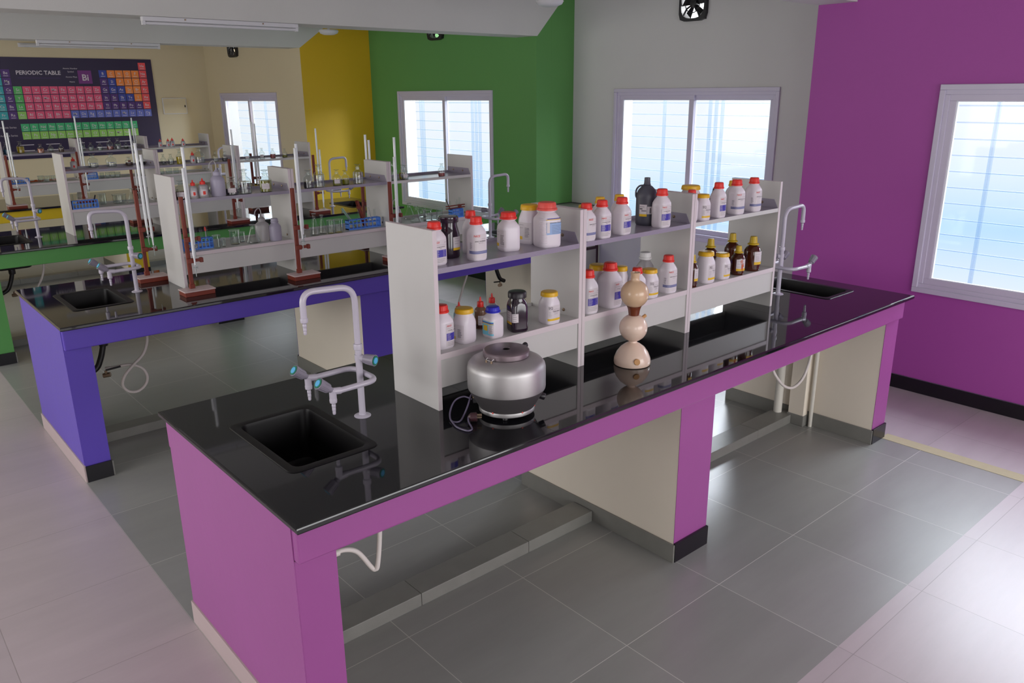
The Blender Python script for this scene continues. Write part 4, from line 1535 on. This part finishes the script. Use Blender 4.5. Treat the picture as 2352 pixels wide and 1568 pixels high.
s.tube(spline([(-.108, .072, .055), (-.125, .10, .062), (-.155, .115, .048), (-.19, .098, .02), (-.217, .055, .0055), (-.20, .032, .0045), (-.165, .05, .012), (-.13, .065, .045), (-.108, .08, .064), (-.095, .085, .07)], 7), .0032, mat('grey cord', S(92, 84, 108), .35), 8)
s.tube(spline([(-.217, .055, .0055), (-.235, .0, .0045), (-.228, -.05, .0045), (-.205, -.05, .0045), (-.185, -.005, .012), (-.168, .018, .0175)], 7), .0032, MATS['grey cord'], 8)
cord = s.build('power_cord', t)
s = MB()
s.lathe([(.006, -.004), (.010, 0), (.016, .006), (.017, .026), (.014, .029), (0, .029)], mat('brown plug', S(60, 34, 40), .35), 14, org=(-.166, .016, .0175), rot=Vector((.75, -.66, .03)).to_track_quat('Z', 'Y').to_matrix())
q = Vector((.75, -.66, .03)).normalized()
sd = Vector((.66, .75, 0)).normalized()
for dd, zz in ((-.008, 0), (.008, 0), (0, .009)):
    b0 = Vector((-.166, .016, .0175))+q*.028+sd*dd+Vector((0, 0, zz))
    s.tube([b0, b0+q*.018], .0024, BRASS, 8)
s.build('plug', cord)


# ------------------------------------------------------------------ cream gas generator vessel
t = thing('gas_generator_vessel', 'cream glass vessel of two stacked spheres on a dome base, magenta bench', 'laboratory vessel', (1.737, .301, .90), 0)
s = MB()
s.lathe([(.070, 0), (.078, .003), (.080, .012), (.078, .03), (.068, .055), (.052, .077), (.032, .092), (.0185, .099), (.017, .106), (.024, .112)], KIPP, 44)
s.build('base_dome', t)
s = MB()
pr = [(.018, .104)]
for i in range(17):
    a = -PI/2+.32+(PI-.62)*i/16
    pr.append((.0605*math.cos(a), .164+.0605*math.sin(a)))
pr.append((.021, .224))
s.lathe(pr, KIPP, 44)
s.build('lower_bulb', t)
s = MB()
s.lathe([(.021, .216), (.0225, .222), (.026, .245), (.0305, .258), (.0335, .262)], KIPPB, 36)
s.build('rubber_sleeve', t)
s = MB()
pr = [(.024, .255)]
for i in range(17):
    a = -PI/2+.42+(PI-.76)*i/16
    pr.append((.0605*math.cos(a), .314+.0605*math.sin(a)))
pr += [(.0185, .374), (.0175, .385), (.019, .400), (.0215, .407), (.0185, .407), (.015, .39)]
s.lathe(pr, KIPPT, 44)
s.build('upper_bulb', t)
s = MB()
d = Vector((-.55, -.80, .22)).normalized()
rot = d.to_track_quat('Z', 'Y').to_matrix()
s.lathe([(.0135, .05), (.0135, .083), (.0115, .085), (0, .085)], CORK, 20, org=(0, 0, .015), rot=rot)
s.lathe([(.0155, .058), (.0165, .070), (.0155, .078)], KIPP, 24, org=(0, 0, .015), rot=rot, cap0=False, cap1=False)
s.build('cork_stopper', t)
s = MB()
d = Vector((.75, -.3, .5)).normalized()
rot = d.to_track_quat('Z', 'Y').to_matrix()
s.lathe([(.0075, .045), (.0075, .066), (.0055, .069), (0, .069)], CORK, 14, org=(0, 0, .178), rot=rot)
s.build('side_stopper', t)


# ------------------------------------------------------------------ glassware of the three benches behind
def put(B, k, key):
    x, y, R, h, bay, up = B[key]
    return x, BY[k]+y, (ZU if up else ZL), R, h


v = 'violet blue bench'
G2 = {
 'a': ('brown', .42, 1, 'Stoppered glass bottle with brown liquid, left end of the violet bench top shelf'),
 'd': ('clear', .3, 0, 'Small empty glass bottle behind the red-capped droppers of the violet bench'),
 'f': ('dark', .35, 1, 'Stoppered glass bottle just right of the big wash bottle, violet bench top shelf'),
 'g': ('clear', .5, 0, 'Tall clear stoppered bottle left of the one holding yellow-green liquid'),
 'h': ('olive', .52, 1, 'Stoppered bottle of bright yellow-green liquid, violet bench top shelf'),
 'i': ('dark', .35, 0, 'Clear stoppered bottle with dark base, first in the middle section of the violet top shelf'),
 'j': ('clear', .55, 0, 'Tallest clear stoppered bottle in the middle section of the violet bench'),
 'k': ('olive', .35, 1, 'Short stoppered bottle with greenish liquid, front of the olive pair'),
 'l': ('olive', .35, 0, 'Small stoppered bottle tucked behind the greenish one, violet bench'),
 'm': ('clear', .6, 0, 'Clear stoppered bottle beside the right double panel of the violet bench'),
 'n': ('clear', .5, 0, 'Clear stoppered bottle half behind the panel, start of the right violet top shelf'),
 'o': ('yellow', .45, 1, 'Little yellow-labelled bottle behind the burettes, right section of the violet shelf'),
 'p': ('clear', .3, 1, 'Small clear stoppered bottle in front of the left green-wall window pane'),
 'q': ('red', .3, 0, 'Small stoppered bottle of reddish liquid at the right end of the violet top shelf'),
}
for k, (lq, lv, lb_, txt) in G2.items():
    x, y, z, R, h = put(B2, 1, k)
    glass_bottle(x, y, z, R, h, txt, lq, lv, lbl=bool(lb_))
x, y, z, R, h = put(B2, 1, 'b')
dropper(x, y, z, R, h, 'Left of the two red-capped dropper bottles on the violet bench')
x, y, z, R, h = put(B2, 1, 'c')
dropper(x, y, z, R, h, 'Right of the two red-capped droppers on the violet bench, orange band on its label', lm=1)
x, y, z, R, h = put(B2, 1, 'e')
wash_bottle(x, y, z, R, h, 'Large lilac wash bottle on the top shelf of the violet bench')
x, y, z, R, h = put(B2, 1, 'wash')
wash_bottle(x, y, z, R, h, 'Clear wash bottle with long spout on the bottom shelf of the violet bench', CLEARP)
x, y, z, R, h = put(B2, 1, 'wash2')
wash_bottle(x, y, z, R, h, 'Slim clear wash bottle behind the burettes of the right violet section', CLEARP)
x, y, z, R, h = put(B2, 1, 'lil')
bottle('hdpe', x, y, z, R, h, 'Lilac clear plastic bottle without label at the right of the left violet bottom shelf', 'bottle', CLEARP2, None, -90, 0, CLEARP2)
for key, txt in (('bk1', 'Small glass beaker next to the left blue rack on the violet bench'), ('bk2', 'Tiniest glass beaker in the left section of the violet bench'),
                 ('bk3', 'Widest glass beaker left of the conical flask on the violet bench'), ('bk4', 'Low glass beaker behind the widest one on the violet bench'),
                 ('bk5', 'Glass beaker right beside the pair of conical flasks, violet bench'), ('bk6', 'Glass beaker just left of the middle blue rack, violet bench'),
                 ('bk7', 'Glass beaker at the back of the right violet bottom shelf'), ('bk8', 'Glass beaker in front of the small jars, right violet bottom shelf'),
                 ('jar1', 'Small beaker of bluish shine beside the right blue rack'), ('jar2', 'Smallest low beaker in the right violet bottom shelf')):
    x, y, z, R, h = put(B2, 1, key)
    beaker(x, y, z, R, h, txt)
for key, txt in (('er1', 'Conical flask left of the clear wash bottle on the violet bench'), ('er2', 'Left conical flask of the pair in the middle violet bottom shelf'),
                 ('er3', 'Right conical flask of the pair in the middle violet bottom shelf'), ('er4', 'Milky conical flask behind, in the right violet bottom shelf'),
                 ('er5', 'Front conical flask in the right violet bottom shelf')):
    x, y, z, R, h = put(B2, 1, key)
    flask(x, y, z, R, h, txt)
RK = []
for key, txt, n in (('rackA', 'Blue test tube rack at the left of the violet bench, partly behind a brown stand', 5), ('rackB', 'Longest blue test tube rack, middle section of the violet bench', 4), ('rackC', 'Short blue test tube rack at the right end of the violet bench', 3)):
    x, y, z, R, h = put(B2, 1, key)
    rack(x, y, z, R, h, txt)
    for i in range(n):
        xx = x-R*.8+2*R*.78*i/max(1, n-1)
        test_tube(xx, y+.012*(-1)**i, z+.009, .12+.01*(i % 3), 'Test tube in the %s blue rack of the violet bench, %s' % ({'rackA': 'left', 'rackB': 'middle', 'rackC': 'right'}[key], ('leftmost', 'next to the leftmost', 'in the middle', 'right of centre', 'rightmost')[i]), (0, math.radians(3*(i % 3)-3)))


def pipette(label, a, b, r, m, nm='pipette', cat='pipette', bulb=None):
    s = MB()
    a, b = Vector(a), Vector(b)
    s.tube([a, a+(b-a)*.12, b-(b-a)*.25, b], [r*.4, r, r, r], m, 8)
    if bulb:
        s.tube([b-(b-a)*.22, b-(b-a)*.2, b-(b-a)*.03, b+(b-a)*.02], [r*.8, r*1.9, r*1.7, r*.5], bulb, 8)
    return tag(s.build(nm), label, cat)


xb, yb = B2['rackB'][0], BY[1]+B2['rackB'][1]
pipette('Glass dropper with pink bulb leaning in the left blue rack', (.995, BY[1]+.53, ZL+.012), (.992, BY[1]+.535, ZL+.13), .0035, GLS_RIM, bulb=CAP_RP)
pipette('Greenish test tube brush handle leaning left out of the middle blue rack', (xb-.06, yb, ZL+.012), (xb-.15, yb+.02, ZL+.15), .009, mat('greenish plastic', S(150, 180, 165), .4, trans=.3), 'tube_brush', 'brush')
pipette('Glass rod with pale tip leaning in the middle blue rack', (xb+.075, yb-.01, ZL+.012), (xb+.045, yb-.01, ZL+.14), .004, GLS_RIM, 'glass_rod', 'rod')
s = MB()
for sg in (-1, 1):
    s.box(-.008, .008, -.004+sg*.009, .004+sg*.009, 0, .19, MAHOG)
s.box(-.012, .012, -.014, .014, .13, .15, MAHOG)
o = s.build('test_tube_holder', smooth=False, bevel=.001)
o.location = (xb+.02, yb+.012, ZL+.013)
o.rotation_euler = (0, math.radians(-16), 0)
tag(o, 'Dark wooden test tube holder stuck upright in the middle blue rack', 'test tube holder')
xc, yc = B2['rackC'][0], BY[1]+B2['rackC'][1]
o = o.copy()
COL.objects.link(o)
o.location = (xc-.09, yc, ZL+.0805)
o.rotation_euler = (math.radians(90), math.radians(0), math.radians(96))
o['label'] = 'Dark wooden test tube holder lying across the right-hand blue rack'
pipette('Black thermometer-like rod leaning in the right blue rack', (xc-.03, yc, ZL+.012), (xc-.085, yc+.01, ZL+.145), .0035, CAP_K, 'stirring_rod', 'rod')

G3 = {
 'b': ('clear', .3, 0, 'Clear round-shouldered bottle, left of two large ones on the green bench top shelf'),
 'c': ('clear', .3, 0, 'Clear round-shouldered bottle, right of two large ones on the green bench top shelf'),
 'd': ('brown', .35, 0, 'Squat stoppered bottle of brown liquid on the green bench top shelf'),
 'e': ('dark', .3, 0, 'Stoppered bottle leaning close to the first double panel, green bench'),
 'f': ('clear', .3, 0, 'First small bottle of the middle green bench top shelf'),
 'g': ('clear', .5, 0, 'Small bottle with a bright highlight left of the yellow one, green bench'),
 'h': ('yellow', .5, 0, 'Tall stoppered bottle of vivid yellow liquid on the green bench'),
 'j': ('clear', .4, 0, 'Largest clear bottle on the green bench, right of a red dropper'),
 'k': ('clear', .3, 0, 'Small clear bottle just right of the largest clear one, green bench'),
 'l': ('dark', .35, 0, 'Dark-based bottle at the end of the middle green top shelf'),
 'm': ('clear', .35, 1, 'Leftmost of the stoppered bottles standing before the far window'),
 'n': ('clear', .3, 1, 'Stoppered bottle before the middle bar of the far window'),
 'o': ('red', .45, 0, 'Stoppered bottle of red liquid before the far window'),
 'p': ('olive', .3, 0, 'Stoppered bottle right of the red one on the green bench'),
 'q': ('dark', .3, 0, 'Last stoppered bottle at the right end of the green bench top shelf'),
}
for k, (lq, lv, lb_, txt) in G3.items():
    x, y, z, R, h = put(B3, 2, k)
    glass_bottle(x, y, z, R, h, txt, lq, lv, lbl=bool(lb_))
x, y, z, R, h = put(B3, 2, 'a')
dropper(x, y, z, R, h, 'Red-capped dropper at the left end of the green bench top shelf')
x, y, z, R, h = put(B3, 2, 'i')
dropper(x, y, z, R, h, 'Red-capped dropper between the yellow and the largest clear bottle, green bench')
x, y, z, R, h = put(B3, 2, 'rack')
rack(x, y, z, R, h, 'Blue test tube rack at the left of the green bench bottom shelf')
for i in range(2):
    test_tube(x-R*.85+.04*i, y, z+.009, .12, 'Empty test tube at the left end of the green bench rack, %s' % ('outer one', 'inner one')[i])
pipette('Black rod leaning out of the green bench rack to the right', (x+R*.6, y, z+.012), (x+R*.95, y+.01, z+.105), .006, CAP_K, 'stirring_rod', 'rod')
for key, txt in (('bk1', 'Glass beaker right of the blue rack on the green bench'), ('bk2', 'Wide glass beaker with yellowish shine on the green bench')):
    x, y, z, R, h = put(B3, 2, key)
    beaker(x, y, z, R, h, txt)
x, y, z, R, h = put(B3, 2, 'er')
flask(x, y, z, R, h, 'Conical flask on the green bench bottom shelf beside the panel')
x, y, z, R, h = put(B3, 2, 'bot')
wash_bottle(x, y, z, R, h, 'Wash bottle close to the first double panel of the green bench', CLEARP)
for i, xx in enumerate((1.66, 1.725, 1.95, 2.05, 2.4, 2.47, 2.55)):
    (beaker if i % 3 else flask)(xx, BY[2]+.56+.03*(i % 2), ZL, .028, .08, ('Small glass vessel behind the violet bench bottles, green bench, ' + ('leftmost', 'second from left', 'left of centre', 'in the centre', 'right of centre', 'next to rightmost', 'rightmost')[i]))

G4 = {
 'a': ('blue', .4, 'Stoppered bottle of blue liquid at the far left of the yellow bench top shelf'),
 'b': ('yellow', .55, 'Stoppered bottle of yellow liquid below the poster'),
 'c': ('orange', .5, 'Stoppered bottle of orange-brown liquid below the poster'),
 'd': ('clear', .4, 'Clear bottle between the orange-brown and the dark brown one below the poster'),
 'e': ('brown', .5, 'Stoppered bottle of dark brown liquid below the poster'),
 'f': ('clear', .4, 'First clear bottle right of the panel, yellow bench top shelf'),
 'g': ('clear', .3, 'Left of two small twin bottles on the yellow bench top shelf'),
 'h': ('clear', .3, 'Right of two small twin bottles on the yellow bench top shelf'),
 'i': ('red', .3, 'Bottle with red liquid at its base on the yellow bench top shelf'),
 'j': ('clear', .4, 'Clear bottle with sparkling stopper right of the red one, yellow bench'),
 'k': ('dark', .3, 'Smallest bottle left of the yellow-green one, yellow bench'),
 'l': ('olive', .4, 'Bottle with yellow-green base beside the second panel, yellow bench'),
}
for k, (lq, lv, txt) in G4.items():
    x, y, z, R, h = put(B4, 3, k)
    glass_bottle(x, y, z, R*.85, h, txt, lq, lv)
for key, txt in (('m', 'Leftmost red-capped dropper of the row on the farthest bench'), ('n', 'Pale red-capped dropper second in the row on the farthest bench'),
                 ('o', 'Third red-capped dropper in the farthest row, with a pink body'), ('p', 'Rightmost red-capped dropper on the farthest bench')):
    x, y, z, R, h = put(B4, 3, key)
    dropper(x, y, z, R, h, txt)
for key, txt in (('rack', 'Blue rack at the far left of the yellow bench bottom shelf'), ('rack2', 'Pale blue rack in the middle section of the yellow bench')):
    x, y, z, R, h = put(B4, 3, key)
    rack(x, y, z, R*.9, h, txt)
    s = MB()
    s.box(x-R, x+R*.2, y-.004, y+.004, z+h+.0005, z+h+.012, LB_OR)
    tag(s.build('test_tube_holder', smooth=False), 'Orange wooden holder lying on the '+txt[0].lower()+txt[1:].replace(' of the yellow bench', ''), 'test tube holder')
NB = ('b1', 'b2', 'b3', 'b4', 'b5', 'b6', 'b7', 'rack3', 'b8', 'b9')
NT = ('first after the left rack', 'second after the left rack', 'third after the left rack', 'first after the pale rack', 'second after the pale rack', 'third after the pale rack', 'wider one after the pale rack', 'first in the right section', 'wider one in the right section', 'last in the right section')
for key, txt in zip(NB, NT):
    x, y, z, R, h = put(B4, 3, key)
    beaker(x, y, z, R, h, 'Tiny glass beaker on the farthest bench bottom shelf, '+txt)
for (xx, yy, ang, txt) in ((1.12, BY[3]+.64, 12, 'Orange wooden clamp on the left farthest bottom shelf, laid behind the beakers'), (1.32, BY[3]+.66, -6, 'Red-orange wooden clamp right of the other behind the far beakers')):
    s = MB()
    s.box(-.07, .07, -.006, .006, 0, .012, LB_OR)
    s.box(-.02, .0, -.012, .012, .0, .02, LB_OR)
    o = s.build('wooden_clamp', smooth=False)
    o.location = (xx, yy, ZL+.0003)
    o.rotation_euler = (0, 0, math.radians(ang))
    tag(o, txt, 'clamp')

# ------------------------------------------------------------------ burette stands
burette_stand('Brown stand before the left panel, violet bench', .802, 2.895, .575, ((.034, .855), (.018, .74)))
burette_stand('Brown stand before the first double panel, violet bench', 1.475, 2.85, .575, ((.034, .845), (.018, .82)))
burette_stand('Brown stand near the right double panel, violet bench', 2.245, 2.935, .55, ((.034, .85), (.018, .72)))
burette_stand('Brown stand behind the left panel, violet bench', .72, 3.46, .575, ((.03, .86), (.05, .79)))
burette_stand('Brown stand behind the middle shelves, violet bench', 2.42, 3.60, .56, ((-.0+.03, .84), (.05, .80)))
burette_stand('Brown stand before the middle shelves, green bench', 2.12, 5.42, .58, ((.034, .84), (.018, .70)))
burette_stand('Brown stand before the right end panel, green bench', 2.97, 5.44, .57, ((.03, .82), (.05, .62)))
burette_stand('Brown stand behind the left shelves, green bench', 1.46, 6.10, .57, ((.03, .85), (.05, .72)))
burette_stand('Brown stand behind the right shelves, green bench', 2.62, 6.10, .57, ((.03, .88), (.05, .86)))
burette_stand('Brown stand at the left, yellow bench', .80, 8.08, .55, ((.03, .90), (.05, .78)))
burette_stand('Brown stand at the middle, yellow bench', 1.49, 8.12, .55, ((.03, .93), (.05, .70)))
burette_stand('Brown stand behind the shelves, yellow bench', 2.28, 8.82, .55, ((.03, .88), (.05, .76)))


# ------------------------------------------------------------------ poster, panel and lights on the far wall and beams
POST = mat('poster dark violet ground', S(40, 28, 66), .4)
PC = {'t': S(56, 172, 182), 'p': S(82, 46, 124), 'g': S(84, 184, 96), 'l': S(150, 208, 100), 'k': S(230, 88, 128), 'b': S(56, 70, 164), 'c': S(102, 116, 204), 'o': S(244, 142, 66), 'r': S(238, 84, 90), 'e': S(66, 186, 124)}
PM = {k: mat('poster cell '+k, c, .4) for k, c in PC.items()}
PW = mat('poster white print', S(214, 206, 216), .4)
cells = sym = MB()
sym.box(.86, 3.058, -.008, 0, 1.27, 2.512, POST)
cw, chh = .1025, .1016


def cell(x, z, sy, m, w=.094, hh=.093):
    cells.box(x, x+w, -.0105, -.0075, z-hh, z, PM[m])
    add_text(sym, sy, .047, lambda a, b: (a, -.0112, b), PW, x+w*.5, z-hh*.62, .008)
    sym.box(x+w*.22, x+w*.78, -.0111, -.0106, z-hh*.86, z-hh*.80, PW)


rows = {
 1: {1: ('H', 't'), 18: ('He', 'r')},
 2: {1: ('Li', 't'), 2: ('Be', 'p'), 13: ('B', 'b'), 14: ('C', 'o'), 15: ('N', 'o'), 16: ('O', 'o'), 17: ('F', 'o'), 18: ('Ne', 'r')},
 3: {1: ('Na', 't'), 2: ('Mg', 'p'), 13: ('Al', 'p'), 14: ('Si', 'b'), 15: ('P', 'o'), 16: ('S', 'o'), 17: ('Cl', 'o'), 18: ('Ar', 'r')},
}
for r, txt, pat in ((4, 'K Ca Sc Ti V Cr Mn Fe Co Ni Cu Zn Ga Ge As Se Br Kr', 'tpgkkkkkkkkkpbboor'), (5, 'Rb Sr Y Zr Nb Mo Tc Ru Rh Pd Ag Cd In Sn Sb Te I Xe', 'tpgkkkkkkkkkppbbor'),
                    (6, 'Cs Ba La Hf Ta W Re Os Ir Pt Au Hg Tl Pb Bi Po At Rn', 'tpgkkkkkkkkkpppppr'), (7, 'Fr Ra Ac Rf Db Sg Bh Hs Mt Ds Rg Cn Nh Fl Mc Lv Ts Og', 'tplkkkkkcccccccccc')):
    rows[r] = {i+1: (a, pat[i]) for i, a in enumerate(txt.split())}
for r, d in rows.items():
    for c, (a, m) in d.items():
        cell(2.978-cw*(19-c)+.004, 2.467-chh*(r-1), a, m)
for i, a in enumerate('Ce Pr Nd Pm Sm Eu Gd Tb Dy Ho Er Tm Yb Lu'.split()):
    cell(1.351+.1013*i, 1.706, a, 'e')
for i, a in enumerate('Th Pa U Np Pu Am Cm Bk Cf Es Fm Md No Lr'.split()):
    cell(1.351+.1013*i, 1.606, a, 'l')
cells.box(2.11, 2.275, -.0105, -.0075, 2.195, 2.36, mat('poster key cell', S(120, 50, 130), .4))
add_text(sym, 'Bi', .11, lambda a, b: (a, -.0112, b), PW, 2.195, 2.235, .02)
add_text(sym, 'PERIODIC TABLE', .068, lambda a, b: (a, -.0095, b), PW, 1.655, 2.305, .02)
add_text(sym, 'Lanthanide Series', .032, lambda a, b: (a, -.0095, b), PW, 1.185, 1.655)
add_text(sym, 'Actinide Series', .032, lambda a, b: (a, -.0095, b), PW, 1.20, 1.555)
for zz, lb_ in ((2.385, 'Atomic Number'), (2.345, 'Symbol'), (2.28, 'Atomic Mass'), (2.22, 'Name')):
    add_text(sym, lb_, .026, lambda a, b: (a, -.0095, b), PW, 2.03, zz-.01)
sym.box(1.41, 1.90, -.0095, -.0085, 2.262, 2.265, PM['p'])
for zz in (1.44, 1.37):
    for i in range(5):
        sym.box(1.3+.3*i, 1.3+.3*i+.16, -.0095, -.0085, zz, zz+.008, PW)
t = tag(sym.build('periodic_table_poster', smooth=False), 'large dark periodic table poster on the far cream wall', 'poster')
t.location = (0, 10.196, 0)

t = thing('switchboard_panel', 'small white switchboard box on the cream wall right of the poster', 'electrical box', (3.305, 10.2, 1.895), 0)
s = MB()
s.box(-.165, .165, -.02, -.001, -.11, .11, BATT)
s.build('box', t, smooth=False, bevel=.004)
s = MB()
s.box(-.155, .155, -.024, -.0205, -.10, .10, P_CREAM)
d = s.build('door', t, smooth=False, bevel=.002)
s = MB()
s.box(.13, .145, -.03, -.0245, -.02, .01, CAP_K)
s.build('lock', d, smooth=False)


def batten(label, x0, y, z, L, dy=-1):
    t = thing('tube_light', label, 'light fitting', (x0, y, z), 0, 'long white tube light fittings')
    s = MB()
    s.box(0, L, -.024, .024, -.030, 0, BATT)
    s.build('housing', t, smooth=False, bevel=.004)
    s = MB()
    s.tube([(.02, 0, -.042), (L-.02, 0, -.042)], .011, BATT, 12)
    s.box(0, .02, -.014, .014, -.055, -.03, BATT)
    s.box(L-.02, L, -.014, .014, -.055, -.03, BATT)
    s.build('tube', t)
    for fx in (.25, .75):
        s = MB()
        s.lathe([(0, -.002), (.006, -.002), (.006, .002), (0, .002)], BRASS, 8, org=(L*fx, -.026, -.012), rot=Matrix.Rotation(PI/2, 3, 'X'))
        s.build('screw', t)


batten('white tube light fitting along the nearer ceiling beam at the top left', 1.12, 4.235, 2.5548, 1.155)
batten('white tube light fitting along the farther ceiling beam', 1.09, 7.30, 2.5568, 1.15)
t = thing('tube_light', 'white tube light fitting fixed high on the cream poster wall', 'light fitting', (1.48, 10.17, 2.655), 0, 'long white tube light fittings')
s = MB()
s.box(0, 1.12, -.0, .029, -.024, .024, BATT)
s.build('housing', t, smooth=False, bevel=.004)
s = MB()
s.tube([(.02, -.014, 0), (1.10, -.014, 0)], .011, BATT, 12)
s.build('tube', t)

for (x, y, txt) in ((3.85, 6.6, 'white round ceiling light below the farther beam, at the edge of the yellow wall'), (3.74, 2.94, 'white round ceiling light cut by the top edge, above the dark green corner')):
    t = thing('ceiling_light', txt, 'ceiling light', (x, y, 2.66), 0, 'round ceiling lights')
    s = MB()
    s.tube([(0, 0, .05), (0, 0, .338)], .012, BATT, 10)
    s.lathe([(.05, .325), (.055, .3395), (.0, .3395)], BATT, 20, cap1=False)
    s.build('stem', t)
    s = MB()
    s.lathe([(0, 0), (.06, .004), (.095, .018), (.108, .04), (.10, .055), (.03, .06)], BATT, 28, cap0=False)
    s.build('shade', t)

# ------------------------------------------------------------------ framed side table in the far corner of the recess
BRN = mat('dark brown metal frame', S(52, 26, 34), .4)
t = thing('side_table', 'grey-topped side table with dark brown frame in the recess corner', 'table', (4.62, 3.75, 0), 0)
s = MB()
s.box(0, .63, 0, .43, .895, .913, SHELF_GT)
s.box(-.004, .634, .4305, .436, .895, .919, CAP_K)
s.box(.6305, .636, 0, .4304, .895, .919, CAP_K)
s.build('table_top', t, smooth=False)
for (lx, ly) in ((.01, .01), (.595, .01), (.01, .395), (.595, .395)):
    s = MB()
    s.box(lx, lx+.025, ly, ly+.025, 0, .8945, BRN)
    s.build('leg', t, smooth=False, bevel=.002)
s = MB()
s.box(.0355, .5945, .012, .032, .48, .505, BRN)
s.box(.0355, .5945, .397, .417, .48, .505, BRN)
s.box(.0355, .5945, .012, .032, .86, .8945, BRN)
s.build('frame_rail', t, smooth=False, bevel=.001)
s = MB()
s.box(.0355, .5945, .018, .026, .12, .4795, SHELF_GT)
s.build('panel', t, smooth=False)
